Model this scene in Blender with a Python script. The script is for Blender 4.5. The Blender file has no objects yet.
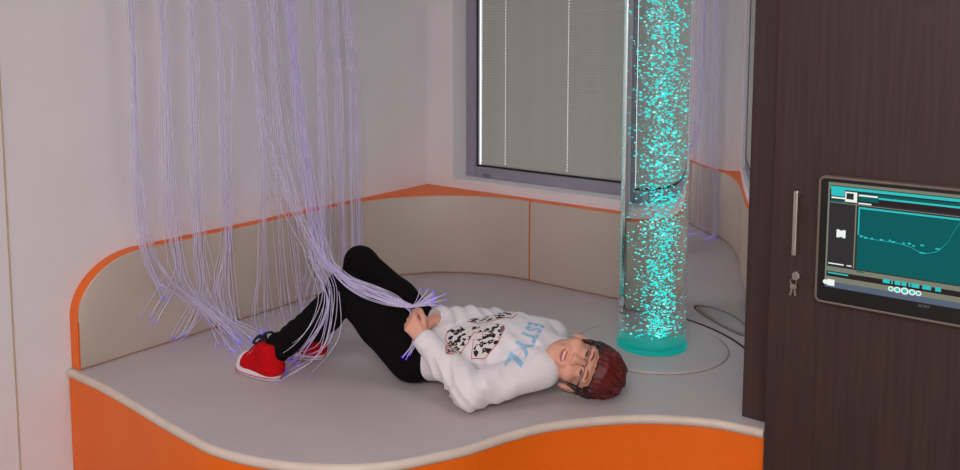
import bpy, bmesh, math, random
import numpy as np
from mathutils import Vector, Matrix, Quaternion

# ------------------------------------------------------------------ camera, world, lights, exposure
scene = bpy.context.scene
COL = scene.collection
PZ = 0.45                     # height of the padded platform top above the floor
CAMZ = PZ + 1.1
F_PX, PY, YAW, PITCH = 879.7, 118.35, -0.6497, 0.1011
VIEW = Vector((math.sin(YAW) * math.cos(PITCH), math.cos(YAW) * math.cos(PITCH), -math.sin(PITCH)))
RIGHT = Vector((math.cos(YAW), -math.sin(YAW), 0.0))
UP = RIGHT.cross(VIEW)
cam = bpy.data.cameras.new('camera')
cam_o = bpy.data.objects.new('camera', cam)
COL.objects.link(cam_o)
cam.sensor_fit = 'HORIZONTAL'
cam.sensor_width = 36.0
cam.lens = 36.0 * F_PX / 960.0
cam.shift_y = -(235.0 - PY) / 960.0
cam.clip_start = 0.05
rot = Matrix((RIGHT, UP, -VIEW)).transposed()
cam_o.matrix_world = Matrix.Translation((0, 0, CAMZ)) @ rot.to_4x4() @ Matrix.Rotation(0.0017, 4, 'Z')
scene.camera = cam_o

world = bpy.data.worlds.new('world')
scene.world = world
world.use_nodes = True
world.node_tree.nodes['Background'].inputs[0].default_value = (0.86, 0.93, 1.0, 1)
world.node_tree.nodes['Background'].inputs[1].default_value = 2.2


def area_light(name, loc, size, size_y, power, color):
    li = bpy.data.lights.new(name, 'AREA')
    li.shape = 'RECTANGLE'
    li.size, li.size_y = size, size_y
    li.energy = power
    li.color = color
    o = bpy.data.objects.new(name, li)
    o.location = loc
    COL.objects.link(o)
    return o


area_light('unseen_ceiling_light', (0.45, -1.10, 2.70), 1.8, 0.9, 98, (1.0, 0.955, 0.94))
area_light('unseen_ceiling_light', (-1.1, 1.6, 2.70), 0.9, 0.5, 6, (1.0, 0.92, 0.97))  # unseen fill light, added; its tint gives the back a lilac cast
scene.view_settings.view_transform = 'Standard'
scene.view_settings.look = 'None'
scene.view_settings.gamma = 1.0
scene.view_settings.use_curve_mapping = False
scene.view_settings.exposure = 0.0

random.seed(7)
RNG = np.random.default_rng(11)


# ------------------------------------------------------------------ pixel helpers (a pixel gives a direction only)
def ray(px, py):
    return VIEW + RIGHT * ((px - 480.0) / F_PX) - UP * ((py - PY) / F_PX)


CAMV = Vector((0, 0, CAMZ))


def on_x(px, py, X):
    d = ray(px, py)
    return CAMV + d * ((X - CAMV.x) / d.x)


def on_y(px, py, Y):
    d = ray(px, py)
    return CAMV + d * ((Y - CAMV.y) / d.y)


def on_z(px, py, z=0.0):
    d = ray(px, py)
    return CAMV + d * ((PZ + z - CAMV.z) / d.z)


# ------------------------------------------------------------------ materials
def new_mat(name):
    m = bpy.data.materials.new(name)
    m.use_nodes = True
    nt = m.node_tree
    return m, nt, nt.nodes['Principled BSDF']


def srgb(r, g, b):
    def c(x):
        x /= 255.0
        return x / 12.92 if x <= 0.04045 else ((x + 0.055) / 1.055) ** 2.4
    return (c(r), c(g), c(b), 1.0)


def mat_noise(name, c1, c2, scale=6.0, rough=0.6, bump=0.0, bump_scale=200.0, spec=0.5, stretch=None, metallic=0.0, sheen=0.0, detail=4.0):
    m, nt, p = new_mat(name)
    tc = nt.nodes.new('ShaderNodeTexCoord')
    mp = nt.nodes.new('ShaderNodeMapping')
    if stretch:
        mp.inputs['Scale'].default_value = stretch
    nt.links.new(tc.outputs['Object'], mp.inputs['Vector'])
    n = nt.nodes.new('ShaderNodeTexNoise')
    n.inputs['Scale'].default_value = scale
    n.inputs['Detail'].default_value = detail
    nt.links.new(mp.outputs[0], n.inputs['Vector'])
    r = nt.nodes.new('ShaderNodeValToRGB')
    r.color_ramp.elements[0].position = 0.3
    r.color_ramp.elements[1].position = 0.7
    r.color_ramp.elements[0].color = c1
    r.color_ramp.elements[1].color = c2
    nt.links.new(n.outputs['Fac'], r.inputs[0])
    nt.links.new(r.outputs[0], p.inputs['Base Color'])
    p.inputs['Roughness'].default_value = rough
    p.inputs['Metallic'].default_value = metallic
    p.inputs['Specular IOR Level'].default_value = spec
    if sheen:
        p.inputs['Sheen Weight'].default_value = sheen
    if bump:
        n2 = nt.nodes.new('ShaderNodeTexNoise')
        n2.inputs['Scale'].default_value = bump_scale
        nt.links.new(tc.outputs['Object'], n2.inputs['Vector'])
        b = nt.nodes.new('ShaderNodeBump')
        b.inputs['Strength'].default_value = bump
        b.inputs['Distance'].default_value = 0.002
        nt.links.new(n2.outputs['Fac'], b.inputs['Height'])
        nt.links.new(b.outputs[0], p.inputs['Normal'])
    return m


def mat_plain(name, col, rough=0.5, metallic=0.0, spec=0.5):
    j = tuple(min(1, c * 1.06) for c in col[:3]) + (1,)
    k = tuple(c * 0.95 for c in col[:3]) + (1,)
    return mat_noise(name, k, j, 14.0, rough, 0, spec=spec, metallic=metallic)


def mat_emit(name, col, strength, base=(0.02, 0.02, 0.02, 1)):
    m, nt, p = new_mat(name)
    p.inputs['Base Color'].default_value = base
    p.inputs['Emission Color'].default_value = col
    p.inputs['Emission Strength'].default_value = strength
    p.inputs['Roughness'].default_value = 0.3
    p.inputs['Specular IOR Level'].default_value = 0.2
    return m


M = {}
M['wall'] = mat_noise('painted_plaster', srgb(227, 222, 225), srgb(233, 228, 231), 3.0, 0.8, 0.15, 120)
M['floor'] = mat_noise('floor_vinyl', srgb(120, 112, 105), srgb(135, 126, 118), 5.0, 0.5)
M['ceiling'] = mat_noise('ceiling_paint', srgb(235, 233, 230), srgb(240, 238, 236), 3.0, 0.9)
M['joint'] = mat_plain('joint_filler', srgb(196, 180, 150), 0.8)
M['vinyl_top'] = mat_noise('platform_vinyl', srgb(184, 173, 175), srgb(190, 180, 181), 4.0, 0.42, 0.10, 900)
M['vinyl_cream'] = mat_noise('cream_vinyl', srgb(188, 172, 158), srgb(193, 178, 164), 4.0, 0.45, 0.10, 900)
M['orange'] = mat_noise('orange_vinyl', srgb(243, 106, 0), srgb(248, 113, 1), 5.0, 0.45, 0.08, 900)
M['edge_light'] = mat_plain('pale_edge_highlight', srgb(214, 198, 184), 0.4)  # paler tone stands for light caught on the rounded platform edge
M['wood'] = mat_noise('dark_wood_veneer', srgb(50, 34, 32), srgb(68, 46, 42), 9.0, 0.45, 0.0, stretch=(9, 9, 0.35), detail=8)
M['frame'] = mat_plain('grey_window_frame', srgb(150, 146, 160), 0.4)
M['gasket'] = mat_plain('black_gasket', srgb(28, 27, 34), 0.6)
M['slat'] = mat_plain('grey_blind_slat', srgb(184, 184, 176), 0.45)
M['cord'] = mat_plain('white_cord', srgb(220, 220, 220), 0.7)
M['steel'] = mat_plain('brushed_steel', srgb(205, 195, 190), 0.28, 1.0)
M['black_plastic'] = mat_plain('black_plastic', srgb(20, 18, 19), 0.3)
M['bezel_rim'] = mat_plain('grey_bezel_rim', srgb(120, 106, 96), 0.35)
M['leggings'] = mat_noise('black_knit', srgb(14, 12, 13), srgb(19, 17, 18), 60, 0.95, 0.2, 700, spec=0.1)
M['shirt'] = mat_noise('white_sweatshirt', srgb(226, 220, 224), srgb(236, 231, 233), 12, 0.9, 0.25, 500, spec=0.2, sheen=0.2)
M['red_canvas'] = mat_noise('red_canvas', srgb(186, 8, 16), srgb(206, 14, 22), 40, 0.9, 0.3, 1200, spec=0.15)
M['rubber'] = mat_plain('white_rubber', srgb(226, 216, 220), 0.55)
M['rubber_line'] = mat_plain('red_rubber_line', srgb(190, 70, 90), 0.6)
M['lace'] = mat_plain('navy_lace', srgb(24, 22, 48), 0.9)
M['eyelet'] = mat_plain('white_eyelet', srgb(215, 210, 215), 0.5)
M['teeth'] = mat_plain('teeth', srgb(235, 222, 205), 0.3)
M['lips'] = mat_plain('lips', srgb(190, 98, 92), 0.45)
M['eye_white'] = mat_plain('eye_white', srgb(215, 205, 200), 0.25)
M['eye_dark'] = mat_plain('dark_iris', srgb(35, 24, 28), 0.3)
M['brow'] = mat_plain('brown_brow', srgb(112, 68, 54), 0.9)
M['glasses'] = mat_plain('dark_glasses_frame', srgb(38, 22, 30), 0.35)
M['blue_print'] = mat_plain('light_blue_print', srgb(150, 196, 226), 0.8)


def skin_material():
    m = mat_noise('skin', srgb(222, 163, 138), srgb(230, 172, 147), 18, 0.5, 0.05, 400, spec=0.35)
    p = m.node_tree.nodes['Principled BSDF']
    p.inputs['Subsurface Weight'].default_value = 0.12
    p.inputs['Subsurface Radius'].default_value = (0.01, 0.004, 0.002)
    p.inputs['Subsurface Scale'].default_value = 0.5
    return m


M['skin'] = skin_material()


def hair_material():
    m, nt, p = new_mat('hair_dyed_red')
    tc = nt.nodes.new('ShaderNodeTexCoord')
    at = nt.nodes.new('ShaderNodeAttribute')
    at.attribute_name = 'dye'
    mp = nt.nodes.new('ShaderNodeAttribute')
    mp.attribute_name = 'flow'
    n = nt.nodes.new('ShaderNodeTexNoise')
    n.inputs['Scale'].default_value = 300
    n.inputs['Detail'].default_value = 6
    nt.links.new(mp.outputs['Vector'], n.inputs['Vector'])
    r1 = nt.nodes.new('ShaderNodeValToRGB')
    r1.color_ramp.elements[0].position = .35
    r1.color_ramp.elements[1].position = .7
    r1.color_ramp.elements[0].color = srgb(30, 16, 15)
    r1.color_ramp.elements[1].color = srgb(62, 34, 28)
    r2 = nt.nodes.new('ShaderNodeValToRGB')
    r2.color_ramp.elements[0].position = .35
    r2.color_ramp.elements[1].position = .7
    r2.color_ramp.elements[0].color = srgb(54, 9, 9)
    r2.color_ramp.elements[1].color = srgb(128, 28, 22)
    nt.links.new(n.outputs['Fac'], r1.inputs[0])
    nt.links.new(n.outputs['Fac'], r2.inputs[0])
    mx = nt.nodes.new('ShaderNodeMix')
    mx.data_type = 'RGBA'
    nt.links.new(at.outputs['Fac'], mx.inputs[0])
    nt.links.new(r1.outputs[0], mx.inputs[6])
    nt.links.new(r2.outputs[0], mx.inputs[7])
    nt.links.new(mx.outputs[2], p.inputs['Base Color'])
    p.inputs['Roughness'].default_value = 0.45
    b = nt.nodes.new('ShaderNodeBump')
    b.inputs['Strength'].default_value = 0.6
    b.inputs['Distance'].default_value = 0.003
    nt.links.new(n.outputs['Fac'], b.inputs['Height'])
    nt.links.new(b.outputs[0], p.inputs['Normal'])
    return m


M['hair'] = hair_material()


def leopard_material():
    m, nt, p = new_mat('leopard_print')
    tc = nt.nodes.new('ShaderNodeTexCoord')
    nz = nt.nodes.new('ShaderNodeTexNoise')
    nz.inputs['Scale'].default_value = 70
    nt.links.new(tc.outputs['Object'], nz.inputs['Vector'])
    mixv = nt.nodes.new('ShaderNodeMix')
    mixv.data_type = 'RGBA'
    mixv.blend_type = 'LINEAR_LIGHT'
    mixv.inputs[0].default_value = 0.012
    nt.links.new(tc.outputs['Object'], mixv.inputs[6])
    nt.links.new(nz.outputs['Color'], mixv.inputs[7])
    vo = nt.nodes.new('ShaderNodeTexVoronoi')
    vo.inputs['Scale'].default_value = 50
    vo.inputs['Randomness'].default_value = 0.85
    nt.links.new(mixv.outputs[2], vo.inputs['Vector'])
    r = nt.nodes.new('ShaderNodeValToRGB')
    r.color_ramp.interpolation = 'CONSTANT'
    e = r.color_ramp.elements
    e[0].position = 0.0
    e[0].color = srgb(196, 176, 160)
    e[1].position = 0.17
    e[1].color = srgb(12, 12, 18)
    e2 = e.new(0.46)
    e2.color = srgb(228, 220, 218)
    nt.links.new(vo.outputs['Distance'], r.inputs[0])
    nt.links.new(r.outputs[0], p.inputs['Base Color'])
    p.inputs['Roughness'].default_value = 0.85
    return m


M['leopard'] = leopard_material()
M['print_outline'] = mat_plain('coral_print_outline', srgb(206, 120, 116), 0.85)


def strand_material(name='fibre_optic_plastic', glow=srgb(214, 194, 250), power=0.075):
    m, nt, p = new_mat(name)
    p.inputs['Base Color'].default_value = srgb(226, 220, 236)
    p.inputs['Roughness'].default_value = 0.25
    p.inputs['Emission Color'].default_value = glow
    p.inputs['Emission Strength'].default_value = power
    tr = nt.nodes.new('ShaderNodeBsdfTransparent')
    mx = nt.nodes.new('ShaderNodeMixShader')
    mx.inputs[0].default_value = 0.50
    out = nt.nodes['Material Output']
    nt.links.new(p.outputs[0], mx.inputs[1])
    nt.links.new(tr.outputs[0], mx.inputs[2])
    nt.links.new(mx.outputs[0], out.inputs[0])
    m.cycles.emission_sampling = 'NONE'
    return m


M['strand'] = strand_material()
M['strand_violet'] = strand_material('violet_fibre_optic_plastic', srgb(160, 125, 255), 0.10)
M['tip'] = mat_emit('violet_fibre_tip', srgb(84, 50, 255), 2.0)
M['tip'].cycles.emission_sampling = 'NONE'


def glass_material(name, ior, rough=0.0, col=(1, 1, 1, 1)):
    m = bpy.data.materials.new(name)
    m.use_nodes = True
    nt = m.node_tree
    nt.nodes.remove(nt.nodes['Principled BSDF'])
    g = nt.nodes.new('ShaderNodeBsdfGlass')
    g.inputs['IOR'].default_value = ior
    g.inputs['Roughness'].default_value = rough
    g.inputs['Color'].default_value = col
    nt.links.new(g.outputs[0], nt.nodes['Material Output'].inputs[0])
    return m


M['water'] = glass_material('water_in_clear_acrylic', 1.34, 0, (0.965, 0.985, 0.985, 1))


def pane_material():
    m = bpy.data.materials.new('window_pane_glass')
    m.use_nodes = True
    nt = m.node_tree
    nt.nodes.remove(nt.nodes['Principled BSDF'])
    t = nt.nodes.new('ShaderNodeBsdfTransparent')
    g = nt.nodes.new('ShaderNodeBsdfGlossy')
    g.inputs['Roughness'].default_value = 0.02
    fr = nt.nodes.new('ShaderNodeFresnel')
    fr.inputs[0].default_value = 1.45
    mx = nt.nodes.new('ShaderNodeMixShader')
    nt.links.new(fr.outputs[0], mx.inputs[0])
    nt.links.new(t.outputs[0], mx.inputs[1])
    nt.links.new(g.outputs[0], mx.inputs[2])
    nt.links.new(mx.outputs[0], nt.nodes['Material Output'].inputs[0])
    return m


M['pane'] = pane_material()


def mirror_material():
    m, nt, p = new_mat('acrylic_mirror')
    p.inputs['Base Color'].default_value = (0.86, 0.87, 0.88, 1)
    p.inputs['Metallic'].default_value = 1.0
    p.inputs['Roughness'].default_value = 0.01
    return m


M['mirror'] = mirror_material()
M['bubble'] = mat_emit('self_glowing_cyan_bubble', (0.0, 0.78, 0.73, 1), 1.0, srgb(60, 190, 185))  # bubbles emit by themselves, in place of light thrown up from the base
M['bubble'].cycles.emission_sampling = 'NONE'
M['bubble_hot'] = mat_emit('bright_bubble', (0.30, 1.0, 0.96, 1), 1.15, srgb(200, 250, 250))  # stronger emission painted in for the most brightly lit bubbles
M['bubble_hot'].cycles.emission_sampling = 'NONE'
M['led'] = mat_emit('cyan_led_base', (0.0, 0.55, 0.48, 1), 0.30, srgb(20, 130, 122))
M['scr_dark'] = mat_emit('screen_charcoal', srgb(52, 50, 52), 1.0)
M['scr_maroon'] = mat_emit('screen_dark_band', srgb(46, 34, 38), 1.0)
M['scr_teal'] = mat_emit('screen_teal', srgb(4, 96, 98), 1.0)
M['scr_cyan'] = mat_emit('screen_cyan', srgb(20, 190, 190), 1.0)
M['scr_grey'] = mat_emit('screen_grey_bar', srgb(132, 134, 118), 1.0)
M['scr_white'] = mat_emit('screen_white', srgb(235, 240, 235), 1.0)
M['scr_task'] = mat_emit('screen_task_bar', srgb(92, 104, 124), 1.0)
for k in ('scr_dark', 'scr_maroon', 'scr_teal', 'scr_task', 'scr_grey'):
    q_ = M[k].node_tree.nodes['Principled BSDF']
    q_.inputs['Emission Strength'].default_value = 0.85
    q_.inputs['Specular IOR Level'].default_value = 0.05
    q_.inputs['Base Color'].default_value = (0.005, 0.005, 0.005, 1)
for k in ('scr_dark', 'scr_maroon', 'scr_teal', 'scr_cyan', 'scr_grey', 'scr_white', 'scr_task'):
    M[k].cycles.emission_sampling = 'NONE'
M['logo'] = mat_plain('grey_logo', srgb(128, 124, 130), 0.4)


# ------------------------------------------------------------------ mesh helpers
def link(name, me, mat, parent=None, smooth=False):
    o = bpy.data.objects.new(name, me)
    COL.objects.link(o)
    if mat is not None:
        if not isinstance(mat, (list, tuple)):
            me.materials.clear()
        for mm in (mat if isinstance(mat, (list, tuple)) else [mat]):
            me.materials.append(M[mm] if isinstance(mm, str) else mm)
    if parent is not None:
        o.parent = parent
    if smooth and len(me.polygons):
        me.polygons.foreach_set('use_smooth', [True] * len(me.polygons))
    return o


def obj(name, bm, mat, parent=None, smooth=False):
    me = bpy.data.meshes.new(name)
    bmesh.ops.recalc_face_normals(bm, faces=bm.faces[:])
    bm.to_mesh(me)
    bm.free()
    return link(name, me, mat, parent, smooth)


def empty(name, loc=(0, 0, 0)):
    o = bpy.data.objects.new(name, None)
    o.location = loc
    o.empty_display_size = 0.05
    COL.objects.link(o)
    return o


def tag(o, label, cat, group=None):
    o['label'] = label
    o['category'] = cat
    if group:
        o['group'] = group
    return o


def struct(o, label=None):
    o['kind'] = 'structure'
    if label:
        o['label'] = label
    return o


def add_box(bm, lo, hi, bevel=0.0, seg=2):
    r = bmesh.ops.create_cube(bm, size=1.0)
    vs = r['verts']
    for v in vs:
        v.co = Vector([lo[i] + (v.co[i] + 0.5) * (hi[i] - lo[i]) for i in range(3)])
    if bevel:
        es = list({e for v in vs for e in v.link_edges})
        bmesh.ops.bevel(bm, geom=es, offset=bevel, segments=seg, affect='EDGES', profile=0.5)
    return bm


def box(name, lo, hi, mat, parent=None, bevel=0.0, seg=2):
    return obj(name, add_box(bmesh.new(), lo, hi, bevel, seg), mat, parent)


def add_tube(bm, pts, rad, sides=6, closed=False, caps=True):
    pts = [Vector(p) for p in pts]
    n = len(pts)
    rads = rad if isinstance(rad, (list, tuple)) else [rad] * n
    tang = []
    for i in range(n):
        a = pts[(i - 1) % n] if (closed or i > 0) else pts[i]
        b = pts[(i + 1) % n] if (closed or i < n - 1) else pts[i]
        t = b - a
        tang.append(t.normalized() if t.length > 1e-9 else Vector((0, 0, 1)))
    ref = Vector((0, 0, 1)) if abs(tang[0].z) < 0.9 else Vector((1, 0, 0))
    nrm = (ref - tang[0] * ref.dot(tang[0])).normalized()
    rings = []
    for i in range(n):
        if i:
            q = tang[i - 1].rotation_difference(tang[i])
            nrm = (q @ nrm)
            nrm = (nrm - tang[i] * nrm.dot(tang[i])).normalized()
        b = tang[i].cross(nrm)
        rings.append([bm.verts.new(pts[i] + (nrm * math.cos(2 * math.pi * k / sides) + b * math.sin(2 * math.pi * k / sides)) * rads[i]) for k in range(sides)])
    m = n if closed else n - 1
    for i in range(m):
        A, B = rings[i], rings[(i + 1) % n]
        for k in range(sides):
            bm.faces.new((A[k], A[(k + 1) % sides], B[(k + 1) % sides], B[k]))
    if caps and not closed:
        bm.faces.new(rings[0][::-1])
        bm.faces.new(rings[-1])
    return bm


def spline(ctrl, n=24):
    """Catmull-Rom through control points."""
    P = [Vector(p) for p in ctrl]
    P = [P[0] * 2 - P[1]] + P + [P[-1] * 2 - P[-2]]
    segs = len(P) - 3
    out = []
    per = max(2, n // segs)
    for s in range(segs):
        p0, p1, p2, p3 = P[s:s + 4]
        for k in range(per):
            t = k / per
            out.append(0.5 * ((2 * p1) + (p2 - p0) * t + (2 * p0 - 5 * p1 + 4 * p2 - p3) * t * t + (3 * p1 - p0 - 3 * p2 + p3) * t ** 3))
    out.append(P[-2].copy())
    return out


def add_lathe(bm, prof, center=(0, 0, 0), sides=48, closed=False):
    cx, cy, cz = center
    rings = []
    for (r, z) in prof:
        if r < 1e-6:
            rings.append([bm.verts.new((cx, cy, cz + z))])
        else:
            rings.append([bm.verts.new((cx + r * math.cos(2 * math.pi * k / sides), cy + r * math.sin(2 * math.pi * k / sides), cz + z)) for k in range(sides)])
    m = len(rings) if closed else len(rings) - 1
    for i in range(m):
        A, B = rings[i], rings[(i + 1) % len(rings)]
        for k in range(sides):
            j = (k + 1) % sides
            if len(A) == 1 and len(B) == 1:
                continue
            if len(A) == 1:
                bm.faces.new((A[0], B[j], B[k]))
            elif len(B) == 1:
                bm.faces.new((A[k], A[j], B[0]))
            else:
                bm.faces.new((A[k], A[j], B[j], B[k]))
    return bm


def add_prism(bm, poly, z0, z1):
    """extrude a plan polygon (list of xy) between two heights"""
    lo = [bm.verts.new((x, y, z0)) for x, y in poly]
    hi = [bm.verts.new((x, y, z1)) for x, y in poly]
    n = len(poly)
    bm.faces.new(lo[::-1])
    bm.faces.new(hi)
    for i in range(n):
        j = (i + 1) % n
        bm.faces.new((lo[i], lo[j], hi[j], hi[i]))
    return bm


def smooth_angle(o, deg=35):
    me = o.data
    me.polygons.foreach_set('use_smooth', [True] * len(me.polygons))
    me.set_sharp_from_angle(angle=math.radians(deg))


# ------------------------------------------------------------------ signed distance modelling for organic shapes
class Sdf:
    def __init__(self, lo, hi, h):
        self.lo = np.array(lo, float)
        self.h = h
        self.n = np.ceil((np.array(hi) - self.lo) / h).astype(int) + 1
        self.D = np.full(self.n, 1.0, np.float32)

    def _sl(self, lo, hi):
        a = np.clip(np.floor((np.array(lo) - self.lo) / self.h).astype(int), 0, self.n - 1)
        b = np.clip(np.ceil((np.array(hi) - self.lo) / self.h).astype(int) + 1, 1, self.n)
        return tuple(slice(i, j) for i, j in zip(a, b))

    def grid(self, sl):
        ax = [self.lo[i] + np.arange(sl[i].start, sl[i].stop) * self.h for i in range(3)]
        X, Y, Z = np.meshgrid(*ax, indexing='ij')
        return np.stack([X, Y, Z], -1)

    def put(self, fn, lo, hi, k=0.0, mode='add', m=0.03):
        sl = self._sl(np.array(lo) - m - k, np.array(hi) + m + k)
        if any(s.stop <= s.start for s in sl):
            return self
        d = fn(self.grid(sl)).astype(np.float32)
        A = self.D[sl]
        if mode == 'add':
            if k > 0:
                hh = np.clip(0.5 + 0.5 * (A - d) / k, 0, 1)
                R = A * (1 - hh) + d * hh - k * hh * (1 - hh)
            else:
                R = np.minimum(A, d)
        else:
            if k > 0:
                hh = np.clip(0.5 - 0.5 * (A + d) / k, 0, 1)
                R = A * (1 - hh) + (-d) * hh + k * hh * (1 - hh)
            else:
                R = np.maximum(A, -d)
        self.D[sl] = R
        return self

    # primitives --------------------------------------------------------
    def cone(self, a, b, ra, rb, k=0.0, mode='add', scale=(1, 1, 1)):
        s = np.array(scale, float)
        a0, b0 = np.array(a, float), np.array(b, float)
        a_, b_ = a0 * s, b0 * s
        ba = b_ - a_
        L = max(ba @ ba, 1e-12)

        def fn(P):
            pa = P * s - a_
            t = np.clip(pa @ ba / L, 0, 1)
            return (np.linalg.norm(pa - t[..., None] * ba, axis=-1) - (ra + (rb - ra) * t))
        r = max(ra, rb) / s
        return self.put(fn, np.minimum(a0, b0) - r, np.maximum(a0, b0) + r, k, mode)

    def chain(self, pts, rads, k=0.0, scale=(1, 1, 1)):
        for i in range(len(pts) - 1):
            self.cone(pts[i], pts[i + 1], rads[i], rads[i + 1], k, 'add', scale)
        return self

    def ell(self, c, r, k=0.0, mode='add', R=None):
        c, r = np.array(c, float), np.array(r, float)
        R = np.eye(3) if R is None else np.array(R, float)

        def fn(P):
            q = (P - c) @ R        # columns of R are the local axes
            k0 = np.linalg.norm(q / r, axis=-1)
            k1 = np.linalg.norm(q / (r * r), axis=-1) + 1e-9
            return np.where(k0 < 1e-6, -r.min(), k0 * (k0 - 1) / k1)
        m = r.max()
        return self.put(fn, c - m, c + m, k, mode)

    def cyl(self, a, b, ra, rb, k=0.0, mode='add', rnd=0.0):
        a, b = np.array(a, float), np.array(b, float)
        ba = b - a
        Ln = np.linalg.norm(ba)
        ax = ba / Ln

        def fn(P):
            pa = P - a
            t = pa @ ax
            rad = np.linalg.norm(pa - t[..., None] * ax, axis=-1)
            rr = ra + (rb - ra) * np.clip(t / Ln, 0, 1) - rnd
            dx = rad - rr
            dy = np.abs(t - Ln / 2) - Ln / 2 + rnd
            return np.minimum(np.maximum(dx, dy), 0) + np.hypot(np.maximum(dx, 0), np.maximum(dy, 0)) - rnd
        r = max(ra, rb)
        return self.put(fn, np.minimum(a, b) - r, np.maximum(a, b) + r, k, mode)

    def displace(self, fn, lo, hi):
        sl = self._sl(lo, hi)
        self.D[sl] += fn(self.grid(sl)).astype(np.float32)
        return self

    def mesh(self, name):
        D, h = self.D, self.h
        S = D < 0
        nx, ny, nz = D.shape
        c = [(i, j, k) for i in (0, 1) for j in (0, 1) for k in (0, 1)]
        sub = lambda A, o: A[o[0]:nx - 1 + o[0], o[1]:ny - 1 + o[1], o[2]:nz - 1 + o[2]]
        cnt = sum(sub(S, o).astype(np.int8) for o in c)
        act = np.argwhere((cnt > 0) & (cnt < 8))
        idx = -np.ones((nx - 1, ny - 1, nz - 1), np.int32)
        idx[tuple(act.T)] = np.arange(len(act))
        vals = np.stack([D[act[:, 0] + o[0], act[:, 1] + o[1], act[:, 2] + o[2]] for o in c], 1)
        edges = [(0, 1), (2, 3), (4, 5), (6, 7), (0, 2), (1, 3), (4, 6), (5, 7), (0, 4), (1, 5), (2, 6), (3, 7)]
        C = np.array(c, float)
        acc = np.zeros((len(act), 3))
        w = np.zeros(len(act))
        for a, b in edges:
            va, vb = vals[:, a], vals[:, b]
            x = (va < 0) != (vb < 0)
            t = np.where(x, va / np.where(x, va - vb, 1), 0)
            acc += np.where(x[:, None], C[a] + t[:, None] * (C[b] - C[a]), 0)
            w += x
        V = self.lo + (act + acc / w[:, None]) * h
        quads = []
        for ax in range(3):
            sl0 = [slice(None)] * 3
            sl1 = [slice(None)] * 3
            sl0[ax] = slice(0, -1)
            sl1[ax] = slice(1, None)
            A, B = S[tuple(sl0)], S[tuple(sl1)]
            e = np.argwhere(A != B)
            o1, o2 = [i for i in range(3) if i != ax]
            ok = (e[:, o1] > 0) & (e[:, o2] > 0) & (e[:, o1] < self.n[o1] - 1) & (e[:, o2] < self.n[o2] - 1)
            e = e[ok]
            flip = A[tuple(e.T)]
            if ax == 1:
                flip = ~flip
            q = []
            for d1, d2 in ((1, 1), (0, 1), (0, 0), (1, 0)):
                f = e.copy()
                f[:, o1] -= d1
                f[:, o2] -= d2
                q.append(idx[tuple(f.T)])
            q = np.stack(q, 1)
            q = np.where(flip[:, None], q, q[:, ::-1])
            quads.append(q)
        Q = np.concatenate(quads)
        Q = Q[(Q >= 0).all(1)]
        me = bpy.data.meshes.new(name)
        me.vertices.add(len(V))
        me.vertices.foreach_set('co', V.astype(np.float32).ravel())
        me.loops.add(len(Q) * 4)
        me.loops.foreach_set('vertex_index', Q.astype(np.int32).ravel())
        me.polygons.add(len(Q))
        me.polygons.foreach_set('loop_start', np.arange(len(Q), dtype=np.int32) * 4)
        me.update(calc_edges=True)
        me.polygons.foreach_set('use_smooth', [True] * len(Q))
        me.validate()
        return me

#--SETTING--
# ------------------------------------------------------------------ the room
XW, YW = -2.737, 3.185            # left wall, back wall surfaces
XR, YF, ZC = 1.6, -2.2, 2.75
struct(box('floor', (XW, YF, -0.06), (XR, YW + 0.25, 0.0), 'floor'), 'grey vinyl floor of the room')
struct(box('ceiling', (XW, YF, ZC), (XR, YW + 0.25, ZC + 0.06), 'ceiling'), 'white ceiling')
struct(box('wall_left', (XW - 0.1, YF - 0.1, 0), (XW, YW + 0.25, ZC), 'wall'), 'pale wall behind the hanging fibres')
struct(box('wall_right', (XR, YF, 0), (XR + 0.1, YW, ZC), 'wall'), 'pale wall at the far side of the wardrobe')
struct(box('wall_front', (XW, YF - 0.1, 0), (XR, YF, ZC), 'wall'), 'pale wall facing the window')
WX0, WX1, WZ0, WZ1 = -2.58, -1.40, PZ + 0.400, PZ + 1.75
bm = bmesh.new()
add_box(bm, (XW, YW, 0), (WX0, YW + 0.25, ZC))
add_box(bm, (WX1, YW, 0), (XR, YW + 0.25, ZC))
add_box(bm, (WX0, YW, 0), (WX1, YW + 0.25, WZ0))
add_box(bm, (WX0, YW, WZ1), (WX1, YW + 0.25, ZC))
struct(obj('wall_back', bm, 'wall'), 'pale wall with the window')
# thin vertical joint in the left wall cladding
p = on_x(8, 235, XW)
struct(box('trim_1', (XW, p.y - 0.0025, 0.0), (XW + 0.0025, p.y + 0.0025, ZC), 'joint'), 'thin beige vertical joint line on the pale wall')

# window
FY0, FY1 = YW + 0.10, YW + 0.142
FW = 0.055
bm = bmesh.new()
add_box(bm, (WX0, FY0, WZ0), (WX0 + FW, FY1, WZ1), 0.004)
add_box(bm, (WX1 - FW, FY0, WZ0), (WX1, FY1, WZ1), 0.004)
add_box(bm, (WX0 + FW, FY0, WZ0), (WX1 - FW, FY1, WZ0 + 0.05), 0.004)
add_box(bm, (WX0 + FW, FY0, WZ1 - 0.05), (WX1 - FW, FY1, WZ1), 0.004)
win = struct(obj('window_1', bm, 'frame'), 'grey framed window with closed blind')
GX0, GX1, GZ0, GZ1 = WX0 + FW, WX1 - FW, WZ0 + 0.05, WZ1 - 0.05
bm = bmesh.new()
add_box(bm, (GX0, FY0 + 0.012, GZ0), (GX0 + 0.006, FY0 + 0.020, GZ1))
add_box(bm, (GX1 - 0.007, FY0 + 0.012, GZ0), (GX1, FY1, GZ1))
add_box(bm, (GX0, FY0 + 0.012, GZ0), (GX1, FY0 + 0.026, GZ0 + 0.007))
add_box(bm, (GX0, FY0 + 0.012, GZ1 - 0.007), (GX1, FY1, GZ1))
obj('gasket', bm, 'gasket', win)
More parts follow.
